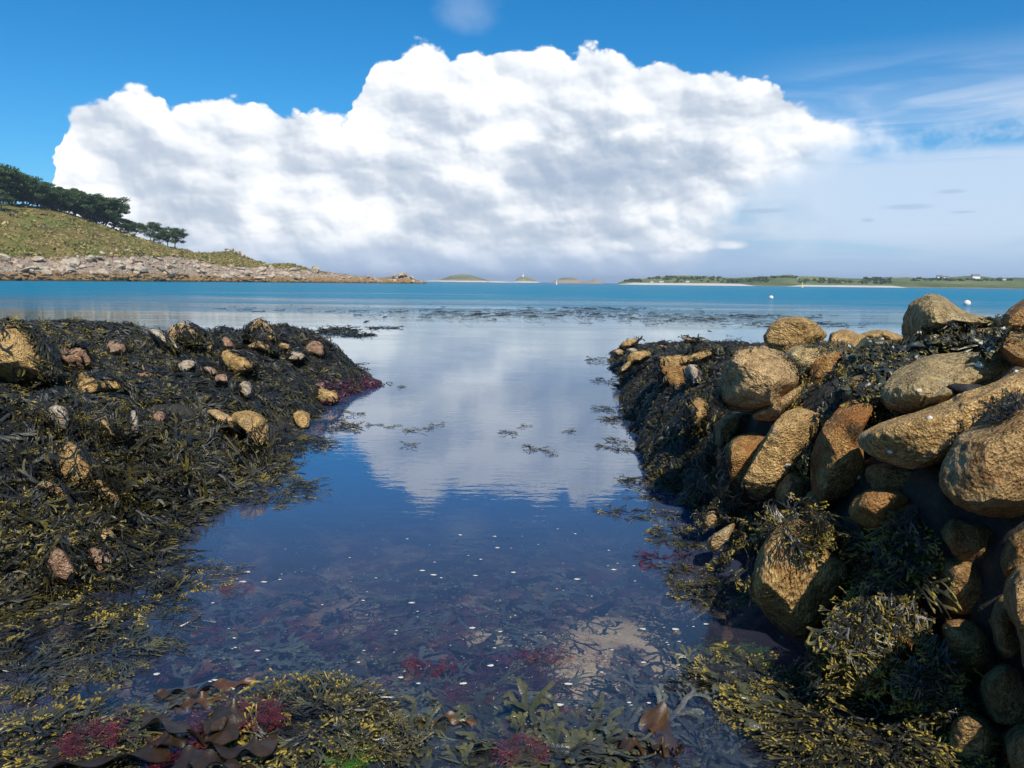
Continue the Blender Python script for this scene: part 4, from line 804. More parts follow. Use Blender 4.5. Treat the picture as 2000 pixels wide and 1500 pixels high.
# red, maroon and green algae
for x, y, rx, ry, n, m, z, lab in [
 (345, 1485, 35, 18, 60, 'red', .03, 'bright pink-red algae under the kelp tangle'), (505, 1438, 28, 14, 50, 'red', .07, 'pink-red algae caught on the bushy wrack'),
 (180, 1480, 30, 10, 40, 'red', .05, 'thin red algae strip on the kelp strap'), (420, 1450, 26, 12, 40, 'maroon', .06, 'maroon algae between kelp blades'),
 (1045, 1412, 30, 14, 50, 'red', -.02, 'deep red algae beside the serrated wrack'), (1125, 1405, 36, 10, 50, 'red', -.03, 'deep red algae right of the one beside the serrated wrack'),
 (1225, 1288, 26, 18, 60, 'red', -.07, 'hazy crimson algae under water right of the middle'), (1010, 1325, 95, 38, 150, 'maroon', -.05, 'dark purple algae bush sunk in the middle foreground'),
 (1070, 1285, 24, 8, 26, 'red', .0, 'small red sprig at the surface above the purple bush'), (920, 1352, 40, 12, 40, 'red', -.02, 'row of red tufts left of the purple bush'),
 (828, 1308, 28, 10, 30, 'red', .0, 'red tuft at the surface left of the middle'), (1440, 1210, 40, 18, 60, 'maroon', -.02, 'maroon bush before the ridged boulder'),
 (400, 1240, 22, 8, 24, 'red', -.01, 'red flecks near the grey floating mats'), (465, 1155, 16, 6, 16, 'red', .0, 'small red leaf afloat in the left pool'),
 (1440, 1368, 40, 18, 50, 'maroon', -.02, 'maroon algae under the right wrack band'), (650, 1340, 90, 22, 80, 'maroon', -.08, 'purple haze of algae left of the middle'),
 (880, 1230, 70, 26, 80, 'maroon', -.1, 'faint purple algae in the centre of the pool'), (700, 1200, 120, 30, 90, 'maroon', -.1, 'faint purple algae in the left of the pool'),
 (1120, 1240, 90, 24, 80, 'maroon', -.08, 'faint purple algae before the sandy patch'), (60, 1375, 80, 14, 60, 'maroon', -.03, 'purple algae along the left edge'),
 (1440, 1265, 45, 22, 90, 'green', -.05, 'bright green algae patch in the wall reflection'), (680, 1490, 22, 12, 40, 'green', .01, 'green algae at the bottom edge by the bushy wrack'), (1020, 1490, 22, 8, 30, 'red', .03, 'crimson algae at the bottom edge'),
 (640, 790, 12, 6, 30, 'green', .1, 'green algae on the left bank by the weedy spit')]:
    mc('algae_tuft', lab, (x, y), rx, ry, n, (.04, .10), [('fine', 1)], [m], .03 if z >= 0 else .0, 'coloured algae in the pool', 'algae', z0=z, vs=1.3, spreadz=1.2)
def sunken():
    r = np.random.default_rng(77); parts = []
    for kd, n, L in (('serrate', 190, (.12, .26)), ('fine', 260, (.10, .22)), ('bladder4', 110, (.12, .24)), ('fan', 60, (.08, .16)), ('fine', 120, (.08, .16)), ('strand', 90, (.12, .25))):
        px, py = r.uniform(330, 1420, n*3), 1060+440*r.random(n*3)**.8; k = inside(px, py, [(480, 1040), (1290, 1040), (1420, 1160), (1480, 1300), (1420, 1500), (300, 1500), (60, 1380), (330, 1330), (420, 1150)]) & ~inside(px, py, [(1110, 1230), (1180, 1175), (1375, 1165), (1385, 1270), (1290, 1370), (1150, 1370), (1100, 1290)]); px, py = px[k][:n], py[k][:n]; n = len(px)
        z = -r.uniform(.03, .15, n); P0 = np.stack([onwater(a, b, c) for a, b, c in zip(px, py, z)]); LL = r.uniform(*L, n); a = r.uniform(0, 6.28, n)+.8*np.sin(px*.01); da = r.normal(0, .25, n); K = 6; P = np.zeros((n, K, 3)); c = P0.copy(); h = a.copy()
        for q in range(K): P[:, q] = c; c = c+np.stack([np.cos(h), np.sin(h), r.normal(0, .1, n)], 1)*(LL/(K-1))[:, None]; c[:, 2] = np.minimum(c[:, 2], -.012); h = h+da
        N = np.zeros((n, 3)); N[:, 2] = 1; parts.append(place(kd, P, N, LL, r.random(n), 1.3))
    weed_obj('sunken_weed', parts, ['slate', 'plum', 'grey', 'rust', 'red', 'slate'], 'tangled purple, brown and olive weed under the surface of the pool', 'seaweed', kind='stuff')
sunken()
# drifting debris and foam flecks too many to count
def flecks(name, n, region, size, m, label, z=.003, seed=1, asp=.6, cat='foam'):
    r = np.random.default_rng(seed); V, Fs = [], []; k = 7
    reg = np.asarray(region, float); lo, hi = reg.min(0), reg.max(0); c = 0
    while c < n:
        x, y = r.uniform(lo[0], hi[0]), r.uniform(lo[1], hi[1])
        if not inside(x, y, reg): continue
        p = onwater(x, y); s = size[0]*(size[1]/size[0])**(r.random()**3); a0 = r.random()*6.3; b = len(V)
        for j in range(k):
            a = a0+2*math.pi*j/k; rr = s*r.uniform(.6, 1.15); V.append((p[0]+rr*math.cos(a), p[1]+rr*asp*math.sin(a), z))
        V.append((p[0], p[1], z+s*.25))
        for j in range(k): Fs.append((b+j, b+(j+1) % k, b+k))
        c += 1
    o = link(name, mesh(name, np.array(V), np.array(Fs), m)); return tag(o, label, cat, kind='stuff')
fm, T_, b_ = mat('foam'); setp(T_, b_, Base_Color=T_.mix(T_.vor(T_.new('ShaderNodeNewGeometry').outputs['Position'], 260), (.35, .33, .28), (.66, .65, .6)), Roughness=.6)
pool = [(430, 1090), (700, 1010), (1250, 1030), (1380, 1150), (1380, 1300), (1300, 1440), (1000, 1420), (780, 1400), (400, 1340), (300, 1330), (330, 1150)]
flecks('foam', 300, pool, (.0022, .019), fm, 'white foam flecks scattered on the dark pool', seed=4)
flecks('foam', 260, [(650, 1000), (1250, 1000), (1350, 1100), (1350, 1300), (1100, 1300), (500, 1200)], (.0010, .003), fm, 'tiny pale specks on the pool surface', seed=5)
dm, T_, b_ = mat('dark_debris'); setp(T_, b_, Base_Color=(.02, .018, .014), Roughness=.4)
flecks('drifting_debris', 240, [(700, 880), (1200, 880), (1280, 1000), (1350, 1100), (1300, 1280), (500, 1300), (420, 1100)], (.0015, .007), dm, 'small dark bits of weed drifting in the pool', z=.0025, seed=6, cat='debris')

# ---------------------------------------------------------------- limpets and shells
lw, T_, b_ = mat('limpet_shell'); setp(T_, b_, Base_Color=T_.mix(T_.noise(T_.new('ShaderNodeNewGeometry').outputs['Position'], 90, 3, .6), (.42, .36, .26), (.74, .70, .60)), Roughness=.6)
for (px, py), s, lab in [(c4((973, 775))[0], .014, 'pale limpet on the leaning oval boulder'), (c4((1283, 825))[0], .010, 'tiny limpet low on the upright reddish boulder'), (c4((1590, 572))[0], .011, 'limpet on the long rounded ochre slab'), (c4((1545, 452))[0], .011, 'limpet on the cracked grey slab, left part'), (c4((1806, 345))[0], .018, 'largest limpet, beside the crack of the grey slab'),
   (c4((1968, 372))[0], .010, 'limpet near the right end of the rounded ochre slab'), (c4((1420, 715))[0], .010, 'limpet on the shaded nose of the rounded ochre slab'), (l3((40, 1412))[0], .016, 'round white shell in the weed at the lower left'), (l3((460, 957))[0], .012, 'small white shell under the bare ochre face'), (l3((650, 1185))[0], .011, 'white shell among strands near the pale pink stone'), (c5((950, 768))[0], .009, 'white shell at the foot of the ridged boulder')]:
    h = hit(px, py, SURF)
    if h[0] is None: continue
    th = np.linspace(0, 2*math.pi, 19)[:-1]; V = [(1.0*math.cos(a)*(1+.06*(i % 2)), .8*math.sin(a)*(1+.06*(i % 2)), -.1) for i, a in enumerate(th)]+[(.66*math.cos(a)+.06, .52*math.sin(a), .38) for a in th]+[(.3*math.cos(a)+.12, .24*math.sin(a), .62) for a in th]+[(.14, 0, .70)]
    Q = [(k*18+i, k*18+(i+1) % 18, (k+1)*18+(i+1) % 18, (k+1)*18+i) for k in range(2) for i in range(18)]; Tt = [(36+i, 36+(i+1) % 18, 54) for i in range(18)]
    o = link('limpet', mesh('limpet', np.array(V)*s, [np.array(Q), np.array(Tt)], lw)); n = h[1] if h[1].dot(h[0]-CAMV) < 0 else -h[1]
    o.location = h[0]+n*(.004 if px > 900 else .03); o.rotation_euler = n.to_track_quat('Z', 'Y').to_euler(); tag(o, lab, 'shell', 'limpets and shells on the rocks')
# ---------------------------------------------------------------- water
def build_water():
    m, T, b = mat('water'); T.n.remove(b); g = T.new('ShaderNodeNewGeometry').outputs['Position']
    sp = T.new('ShaderNodeSeparateXYZ'); T.put(sp.inputs[0], g); Y = sp.outputs[1]; X = sp.outputs[0]
    wob = T.m('MULTIPLY', T.m('SUBTRACT', T.noise(T.scale(g, (.02, .10, 1)), 1, 4, .6), .5), 1.)
    outer = T.mr(T.m('ADD', Y, T.m('MULTIPLY', wob, 34)), 17, 30)          # light wind ripples
    LY = T.m('LOGARITHM', T.m('MAXIMUM', Y, 1.), 2.); sea = T.mr(T.m('ADD', LY, T.m('MULTIPLY', wob, 3.2)), 4.35, 6.7)            # open choppy water
    far = T.mr(Y, 150, 900)
    n1 = T.noise(T.scale(g, (1, 2.2, 1)), 5.5, 3, .5); n2 = T.noise(T.scale(g, (1, 2.6, 1)), 1.7, 4, .6); n3 = T.noise(T.scale(g, (.6, 1.5, 1)), .75, 5, .65)
    patch = T.mr(T.noise(g, .9, 2, .5), .4, .65, .25, 1.)
    h = T.m('ADD', T.m('MULTIPLY', T.m('MULTIPLY', n1, patch), .0016), T.m('MULTIPLY', T.noise(g, 14, 2, .5), .00022))
    h = T.m('ADD', h, T.m('MULTIPLY', T.m('MULTIPLY', n2, outer), .014))
    h = T.m('ADD', h, T.m('MULTIPLY', T.m('MULTIPLY', n3, sea), .30))
    nrm = T.bump(h, 1., 1.)
    fr = T.new('ShaderNodeFresnel'); bf = T.new('ShaderNodeNewGeometry').outputs['Backfacing']; T.put(fr.inputs[0], T.m('ADD', T.m('MULTIPLY', bf, 1/1.5-1.5), 1.5)); T.put(fr.inputs[1], nrm)
    gl = T.new('ShaderNodeBsdfGlossy'); T.put(gl.inputs['Roughness'], T.m('ADD', T.mr(Y, 20, 60, .0, .10), T.m('MULTIPLY', far, .12))); T.put(gl.inputs['Normal'], nrm); gl.inputs['Color'].default_value = (.95, 1, .98, 1)
    tr = T.new('ShaderNodeBsdfTransparent'); tr.inputs[0].default_value = (.84, .86, .88, 1)
    df = T.new('ShaderNodeBsdfDiffuse')
    body = T.mix(T.mr(Y, 2.5, 6), (.085, .090, .135), (.030, .075, .185)); body = T.mix(T.mr(Y, 6, 30), body, (.04, .10, .15)); body = T.mix(sea, body, (.0, .15, .27)); body = T.mix(far, body, (.0, .12, .25))
    strk = T.noise(T.scale(g, (.10, .8, 1)), 1., 5, .65); body = T.mix(T.m('MULTIPLY', sea, T.mr(strk, .42, .62, 0, .5)), body, (.01, .22, .30))
    T.put(df.inputs[0], body)
    murk = T.m('MAXIMUM', T.mr(Y, 2.1, 5.5, .12, .80), T.mr(Y, 5, 12, 0, 1.))
    m1 = T.new('ShaderNodeMixShader'); T.put(m1.inputs[0], murk); T.l.new(tr.outputs[0], m1.inputs[1]); T.l.new(df.outputs[0], m1.inputs[2])
    m2 = T.new('ShaderNodeMixShader'); rip = T.noise(T.scale(g, (.35, 1.7, 1)), 1.4, 5, .7); rip2 = T.noise(T.scale(g, (.05, .30, 1)), 1., 5, .7)
    ripf = T.m('ADD', 1., T.m('MULTIPLY', T.m('MAXIMUM', T.m('MULTIPLY', outer, .6), sea), T.m('ADD', T.m('MULTIPLY', T.m('SUBTRACT', rip, .5), 2.0), T.m('MULTIPLY', T.m('SUBTRACT', rip2, .5), 1.6))))  # wave glints on the outer water put into the reflectance by noise
    T.put(m2.inputs[0], T.m('MULTIPLY', T.m('MULTIPLY', fr.outputs[0], ripf), T.m('SUBTRACT', 1., T.m('MULTIPLY', sea, T.mr(strk, .35, .62, .45, .85))))); T.l.new(m1.outputs[0], m2.inputs[1]); T.l.new(gl.outputs[0], m2.inputs[2])
    T.l.new(m2.outputs[0], T.n['Material Output'].inputs[0])
    R = [.0, 60, 300, 1000, 3000, 9000]; V = [(0, 0, 0)]; Fs = []; N = 48
    for r in R[1:]:
        for k in range(N): a = 2*math.pi*k/N; V.append((r*math.cos(a), r*math.sin(a), 0))
    tri = np.array([(0, 1+k, 1+(k+1) % N) for k in range(N)]); q = np.array([(1+i*N+k, 1+(i+1)*N+k, 1+(i+1)*N+(k+1) % N, 1+i*N+(k+1) % N) for i in range(4) for k in range(N)])
    o = link('water', mesh('water', np.array(V), [tri, q], m)); tag(o, kind='structure')
build_water()
# surface weed far out, streaks
def streaks():
    r = np.random.default_rng(3); P, LL = [], []
    for (cx, cy, rx, ry, n) in [(950, 612, 260, 11, 260), (1180, 612, 260, 9, 200), (1350, 622, 220, 10, 190), (760, 608, 260, 8, 60), (1560, 634, 190, 6, 90), (1150, 602, 120, 3, 120), (1500, 618, 120, 5, 90), (480, 600, 200, 12, 20)]:
        x = cx+rx*np.clip(r.normal(0, .42, n), -1, 1); y = cy+ry*np.clip(r.normal(0, .5, n), -1.2, 1.2)+(x-cx)*.004
        p = onwater(x, y, .006); P.append(p)
    P = np.concatenate(P); P = P[(project(P)[0] < 1700)]; n = len(P); L = r.uniform(.15, .7, n)
    a = r.normal(0, .35, n); K = 5; path = np.stack([P+np.stack([np.cos(a+k*.1), np.sin(a+k*.1), np.zeros(n)], 1)*(L*k/(K-1))[:, None] for k in range(K)], 1)
    path[:, :, 2] = .006+.004*np.abs(np.sin(np.arange(K)[None]*1.3+a[:, None]*9))*r.random((n, 1))
    N = np.zeros((n, 3)); N[:, 2] = 1
    weed_obj('floating_weed', [place('strandfar', path, N, L, r.random(n), .55)], ['black'], 'thin dark weed streaks awash across the far channel', 'seaweed', kind='stuff')
streaks()
# ---------------------------------------------------------------- headland
def hmat(name, layers):
    m, T, b = mat(name); layers(T, b); return m
SHORE = [(-500, 250), (0, 300), (200, 325), (400, 365), (600, 395), (832, 420)]
WL = 'waterline'
SKY_ = [(-500, 330), (-200, 362), (0, 397), (30, 396), (60, 400), (95, 404), (130, 412), (165, 424), (200, 436), (250, 454), (300, 471), (340, 483), (365, 489), (385, 494), (420, 493), (440, 490), (458, 490), (475, 498), (500, 510), (520, 517), (545, 515), (570, 516), (600, 524), (625, 529), (650, 533), (700, 540), (740, 543), (765, 540), (785, 536), (800, 541), (818, 548), (834, 553)]
GRS = [(-500, 495), (0, 500), (100, 503), (170, 497), (240, 500), (300, 499), (350, 500), (400, 510), (450, 519), (500, 522), (560, 524), (600, 527), (625, 531), (650, 536), (834, 556)]
def headland():
    xs = np.linspace(-480, 833, 900); nt = 74
    d0 = interp(xs, SHORE); ys = interp(xs, SKY_); yg = np.maximum(interp(xs, GRS), ys+1.2)
    r = ray(xs, np.full_like(xs, 545.)); u = r[:, :2]/np.linalg.norm(r[:, :2], axis=1)[:, None]
    hz = 540+ (xs/2000)*21.5
    def zat(px, py, d): q = ray(px, py); return CAMZ+q[..., 2]/np.linalg.norm(q[..., :2], axis=-1)*d
    V = np.zeros((len(xs), nt, 3)); mi = np.zeros((len(xs), nt)); thin = np.clip((840-xs)/300, .12, 1)
    for k in range(nt):
        f = k/(nt-1)
        if f < .48: g = f/.48; d = d0+16*thin*g; y_ = None; z = zat(xs, yg, d0+16*thin)*(g**.8)-.6*(1-g)*(g < .02)
        elif f < .86: g = (f-.48)/.38; d = d0+16*thin+95*thin*g**1.2; yy = yg+(ys-yg)*(1-(1-g)**1.35); z = zat(xs, yy, d)
        else: g = (f-.86)/.14; d = d0+111*thin+80*g; z = zat(xs, ys, d0+111*thin)*(1-g**1.5)-.8*g
        V[:, k, 0] = u[:, 0]*d; V[:, k, 1] = u[:, 1]*d; V[:, k, 2] = z; mi[:, k] = g if f < .48 else (1+g if f < .86 else 3)
    P = V.reshape(-1, 3); zone = mi.ravel()
    rocky = smooth01((1.02-zone)/.12)+0; rocky = np.where(np.tile(xs[:, None], (1, nt)).ravel() > 640, 1, rocky); rocky *= (zone < 2.6)
    Q = P.copy(); Q[:, 2] *= 2.2; a = .5; Q = Q+1.2*np.stack([vn(Q, .15, 2, 1), vn(Q, .15, 2, 2), vn(Q, .15, 2, 3)], 1)
    f1, e1, r1 = cells(Q, .22, 5); f2, e2, r2 = cells(Q, .6, 6)
    disp = .55*r1+.5*np.minimum(e1, .35)+.28*r2+.25*np.minimum(e2, .3)+.8*vn(P, .12, 3, 8)-.3
    hgt = np.clip(P[:, 2]/2.0, .0, 1)
    P[:, 2] += disp*rocky*hgt*1.15+np.where(zone < 2.6, 1-rocky, 0)*.35*vn(P, .12, 4, 4)*hgt
    P[:, 2] = np.where(zone == 0, -.6, P[:, 2])
    m, T, b = mat('headland'); g = T.new('ShaderNodeNewGeometry').outputs['Position']; at = T.new('ShaderNodeAttribute', attribute_name='rocky').outputs['Fac']
    s = T.new('ShaderNodeSeparateXYZ'); T.put(s.inputs[0], g); z = s.outputs[2]
    n = T.noise(T.scale(g, (1, 1, 1.8)), .11, 5, .6); n2 = T.noise(g, .7, 5, .7); n4 = T.noise(T.scale(g, (1, 1, 3)), .045, 4, .6)
    grass = T.ramp(n, [(.33, (.10, .11, .02)), (.42, (.165, .14, .035)), (.50, (.25, .175, .06)), (.64, (.34, .225, .10))])
    grass = T.mix(T.mr(n2, .42, .7, 0, .6), grass, (.10, .085, .03)); grass = T.mix(T.m('MULTIPLY', T.mr(n4, .60, .64), .8), grass, (.045, .05, .018))
    grass = T.mix(T.mr(T.noise(g, 1.6, 5, .8), .40, .62, 0, .7), grass, (.085, .085, .022))
    grass = T.mix(T.mr(T.noise(T.scale(g, (1, 1, 2)), .035, 2, .5), .52, .6, 0, .65), grass, (.09, .15, .02))
    grass = T.mix(T.mr(T.noise(T.scale(g, (1, 1, 3.5)), .085, 3, .5), .63, .65), grass, (.015, .012, .008))
    rk = T.ramp(T.m('ADD', T.m('MULTIPLY', T.vor(T.scale(g, (1, 1, 2.4)), .55, out=1), 1.), 0), [(0, (.33, .26, .19)), (.5, (.42, .30, .215)), (1, (.36, .335, .28))])
    rk = T.mix(T.mr(n2, .5, .75, 0, .5), rk, (.20, .14, .09))
    rk = T.mix(T.mr(T.vor(T.scale(g, (1, 1, 2.0)), .5, feat='DISTANCE_TO_EDGE'), .0, .07, .85, 0), rk, (.035, .03, .025))
    rk = T.mix(T.mr(T.vor(T.scale(g, (1, 1, 2.6)), 1.4, feat='DISTANCE_TO_EDGE'), .0, .10, .6, 0), rk, (.06, .045, .03))
    wz = T.m('ADD', z, T.m('MULTIPLY', T.m('SUBTRACT', n2, .5), 1.6))
    rk = T.mix(T.mr(wz, 3.1, 2.2), rk, T.mix(n2, (.20, .125, .05), (.33, .20, .085)))   # band of brown wrack between the tides
    rk = T.mix(T.mr(wz, .75, .45), rk, (.06, .045, .02))
    col = T.mix(at, grass, rk)
    setp(T, b, Base_Color=col, Roughness=.9, Normal=T.bump(T.noise(g, 1.4, 6, .7), .9, .5)); b.inputs['Specular IOR Level'].default_value = .15
    o = link('headland_terrain', mesh('headland_terrain', P, grid_faces(len(xs), nt), m, True, {'rocky': rocky})); tag(o, kind='structure')
    return BVHTree.FromPolygons([tuple(v) for v in P], [tuple(f) for f in grid_faces(len(xs), nt).tolist()])
HB = headland()
def angular(seed, sub=2):
    r = np.random.default_rng(seed); Dv, Fc = ico(sub); Dv = Dv.copy()
    for _ in range(9):
        n = r.normal(size=3); n /= np.linalg.norm(n); d = r.uniform(.45, .8); Dv -= n*np.maximum(Dv @ n-d, 0)[:, None]
    return Dv*r.uniform(.7, 1.2, 3), Fc
def simple_rock_mat(name, a, b2, c, sc=1.):
    m, T, b = mat(name); g = T.new('ShaderNodeNewGeometry').outputs['Position']
    setp(T, b, Base_Color=T.ramp(T.noise(g, sc, 5, .7), [(.35, c), (.5, b2), (.65, a)]), Roughness=.9, Normal=T.bump(T.noise(g, sc*2.2, 5, .7), .8, .3/sc)); return m
SR = simple_rock_mat('shore_rock', (.52, .43, .32), (.42, .33, .235), (.17, .13, .09)); SB = simple_rock_mat('tide_rock', (.33, .21, .10), (.24, .15, .065), (.07, .05, .025)); LG = simple_rock_mat('lichen_rock', (.42, .34, .12), (.34, .28, .14), (.12, .09, .06))
def rubble():
    for mname, m, n, yr, sz, lab in (('shore_rocks', SR, 520, (.05, .75), (.5, 1.7), 'pale jointed granite rubble above the tide line of the headland'), ('tide_rocks', SB, 800, (.72, .97), (.35, 1.1), 'brown weed-stained rubble at the foot of the headland')):
        Vs, Fs, off, c = [], [], 0, 0; tm = [angular(60+i) for i in range(8)]
        while c < n:
            x = random.uniform(-60, 825); a = interp(x, GRS) if x < 640 else interp(x, SKY_); bt = 545+x*.0105
            y = a+(bt-a)*random.uniform(*yr); h = hit(x, y, HB); c += 1
            if h[0] is None: continue
            v, f = tm[random.randrange(8)]; s = (sz[0]+(sz[1]*1.7-sz[0])*random.random()**2.5)*(.55 if x > 600 else 1)*(.6+.4*random.random()); an = random.random()*6.3
            Rm = np.array(Matrix.Rotation(an, 3, 'Z') @ Matrix.Rotation(random.gauss(0, .4), 3, 'X'))
            Vs.append((v*[1.5, 1, .6]) @ Rm.T*s+np.array(h[0])); Fs.append(f+off); off += len(v)
        o = link(mname, mesh(mname, np.concatenate(Vs), np.concatenate(Fs), m, False)); tag(o, lab, 'rocks', kind='stuff')
rubble()
def landmark(px, py, size, lab, m=SR, n=1, seed=1, name='rock', cat='rock', dy=0, bv=None, flat=(1, 1, .8)):
    h = hit(px, py, bv or HB)
    if h[0] is None: h = hit(px, py+4, bv or HB)
    if h[0] is None: return
    Vs, Fs, off = [], [], 0; r = random.Random(seed)
    for k in range(n):
        v, f = angular(seed*31+k, 3); s = size/2/(1 if n == 1 else 1.7)
        Vs.append(v*np.array(flat)*s+np.array([r.uniform(-1, 1)*size*.35*(n > 1), r.uniform(-.3, .3)*size*(n > 1), s*.45+(r.random()*size*.35 if n > 1 else 0)])); Fs.append(f+off); off += len(v)
    o = link(name, mesh(name, np.concatenate(Vs), np.concatenate(Fs), m, False)); o.location = h[0]; tag(o, lab, cat); return o
landmark(617, 528, 4.4, 'yellow-lichened block perched on the headland shore', LG, 1, 3)
landmark(616, 533, 4.6, 'dark block carrying the yellow-lichened one', SR, 1, 4)
landmark(448, 495, 4.5, 'left rock of the tor on the grassy knoll', SR, 3, 5); landmark(464, 497, 4., 'middle rock of the tor on the knoll', SR, 3, 6); landmark(476, 503, 3., 'right rock of the tor stepping downhill', SR, 2, 7)
landmark(786, 541, 5.0, 'jagged stack of rocks crowning the headland point', SR, 6, 8); landmark(768, 543, 3.6, 'low rocks left of the jagged stack', SR, 4, 9); landmark(805, 546, 3.4, 'low rocks right of the jagged stack', SR, 4, 10); landmark(722, 543, 2.6, 'small pale rocks on the low neck of the point', SR, 3, 12)
for k, (x, y, s, lab) in enumerate([(186, 476, 1.1, 'white boulder alone on the grass slope, highest of the small ones'), (186, 487, 1.3, 'white boulder low on the slope above the shore'), (179, 490, 1.5, 'white boulder beside the low one'), (95, 449, 1., 'pale boulder in the upper middle of the slope'), (92, 478, 1.2, 'pale boulder beside the dark hollows'), (276, 464, 2.0, 'white rock on the ridge below the gap in the pines'), (290, 472, 1.8, 'white rock under the first lone pine'), (53, 398, 2.0, 'pale rock among the pine trunks'), (88, 402, 2.2, 'pale rock at the wood edge'), (480, 514, 1.4, 'pale boulder on the knoll slope'), (228, 490, 1.8, 'grey block at the top of the shore'), (200, 497, 3.2, 'large upright grey block above the shore'), (216, 500, 3.4, 'split grey block above the shore'), (250, 492, 4.0, 'rounded grey outcrop where grass meets rock'), (150, 500, 3.0, 'square grey block in the upper shore'), (362, 497, 1.8, 'flat white rock by the end of the pines')]):
    landmark(x, y, s*.7, lab, SR, 1, 40+k)
# ---------------------------------------------------------------- bracken and gorse on the slope
def bracken():
    r = np.random.default_rng(31); m, T, b = mat('bracken'); at = T.new('ShaderNodeAttribute', attribute_name='r').outputs['Fac']
    setp(T, b, Base_Color=T.ramp(at, [(0, (.11, .125, .025)), (.4, (.20, .18, .04)), (.7, (.29, .22, .07)), (1, (.38, .28, .12))]), Roughness=.9); LV, RR, c = [], [], 0
    while c < 2000:
        x = r.uniform(-40, 600); a = interp(x, SKY_); g = interp(x, GRS); y = a+(g-a)*r.uniform(.02, 1.05); h = hit(x, y, HB)
        if h[0] is None: continue
        c += 1; k = 16; s = r.uniform(.3, 1.1)*(1.4 if r.random() < .1 else 1); d = r.normal(size=(k, 3)); d /= np.linalg.norm(d, axis=1)[:, None]; p = np.array(h[0])+[0, 0, s*.2]+d*np.array([s*1.3, s*1.3, s*.35]); aa = r.normal(size=(k, 3)); bb = r.normal(size=(k, 3)); w = s*.26
        LV.append(np.stack([p-aa*w, p+bb*w, p+aa*w, p-bb*w], 1).reshape(-1, 3)); RR.append(np.full(k*4, np.clip(r.normal(.55, .3), 0, 1)))
    V = np.concatenate(LV); o = link('bracken', mesh('bracken', V, np.arange(len(V)).reshape(-1, 4), m, False, {'r': np.concatenate(RR)})); tag(o, 'rough bracken and gorse tussocks over the headland slope', 'undergrowth', kind='stuff')
bracken()
# ---------------------------------------------------------------- pines
lm, T_, b_ = mat('pine_needles'); g_ = T_.new('ShaderNodeNewGeometry').outputs['Position']
setp(T_, b_, Base_Color=T_.ramp(T_.noise(g_, .5, 4, .7), [(.35, (.030, .055, .018)), (.55, (.060, .098, .030)), (.7, (.10, .14, .045))]), Roughness=.7); b_.inputs['Specular IOR Level'].default_value = .2
bm_, T_, b_ = mat('pine_bark'); setp(T_, b_, Base_Color=T_.ramp(T_.noise(T_.new('ShaderNodeNewGeometry').outputs['Position'], 2, 4, .7), [(.3, (.06, .045, .035)), (.7, (.20, .16, .12))]), Roughness=.9)
def tube(P, R, n=6):
    P = np.array(P, float); T = np.gradient(P, axis=0); T /= np.linalg.norm(T, axis=1)[:, None]+1e-9; A = np.cross(T, [.3, .9, .1]); A /= np.linalg.norm(A, axis=1)[:, None]+1e-9; B = np.cross(T, A)
    V = []
    for k in range(len(P)):
        for j in range(n): a = 2*math.pi*j/n; V.append(P[k]+R[k]*(A[k]*math.cos(a)+B[k]*math.sin(a)))
    F_ = [(k*n+j, k*n+(j+1) % n, (k+1)*n+(j+1) % n, (k+1)*n+j) for k in range(len(P)-1) for j in range(n)]
    return np.array(V), np.array(F_)
def pine_mesh(seed, lean=.25, bare=.42, wide=1., pads=34):
    """unit-height wind-shaped pine: forked trunk, flat layered pads of needles"""
    r = np.random.default_rng(seed); TV, TF, off = [], [], 0; pts = []
    def add(P, R):
        nonlocal off
        v, f = tube(P, R); TV.append(v); TF.append(f+off); off += len(v)
    bare *= .8; fork = bare*r.uniform(.5, .9); base = np.array([0, 0, 0.]); top = np.array([lean*.25, 0, fork])
    add([base-[0, 0, .05], base+(top-base)*.5+r.normal(0, .01, 3), top], [.030, .024, .022])
    for k in range(8):
        a = 2*math.pi*(k+r.random()*.6)/8; rr = wide*r.uniform(.10, .42); z = r.uniform(bare+.02, .93)*(1-.30*rr/.42*wide**-1); e = np.array([rr*math.cos(a)+lean*z, rr*math.sin(a), z])
        mid = (top+e)/2+np.array([0, 0, -.04]); add([top, mid, e], [.018, .012, .005]); pts.append(e)
        if r.random() < .7: e2 = e+r.normal(0, .07, 3)*[1.4, 1.4, .6]; add([mid, (mid+e2)/2, e2], [.010, .007, .004]); pts.append(e2)
    LV, LF = [], []; lo = 0
    C = [p for p in pts]
    while len(C) < pads+12:
        a = r.random()*6.3; q = math.sqrt(r.random()); z = .98-.42*q*q*r.uniform(.7, 1.2)-r.random()**2*.34; C.append(np.array([wide*.46*q*math.cos(a)+lean*z, wide*.46*q*math.sin(a), max(z, bare)]))
    for c in C:
        n = 120; s = r.uniform(.08, .15)*wide**.5; d = r.normal(size=(n, 3)); d /= np.linalg.norm(d, axis=1)[:, None]; p = c+d*(r.random((n, 1))**.4)*np.array([s*1.25, s*1.25, s*.62])
        a = r.normal(0, 1, (n, 3)); a /= np.linalg.norm(a, axis=1)[:, None]; b = np.cross(a, r.normal(0, 1, (n, 3))); b /= np.linalg.norm(b, axis=1)[:, None]; sz = r.uniform(.012, .030, (n, 1))
        q = np.stack([p-a*sz, p+b*sz*.7, p+a*sz, p-b*sz*.7], 1).reshape(-1, 3); LV.append(q); LF.append(np.arange(n*4).reshape(-1, 4)+lo); lo += n*4
    return mesh('trunk', np.concatenate(TV), np.concatenate(TF), bm_), mesh('crown', np.concatenate(LV), np.concatenate(LF), lm, False)
PM = [pine_mesh(1, .30, .45, 1.0), pine_mesh(2, .2, .3, 1.1, 44), pine_mesh(3, .35, .36, 1.15, 40), pine_mesh(4, .1, .5, .9, 30), pine_mesh(5, .25, .22, 1.2, 46)]
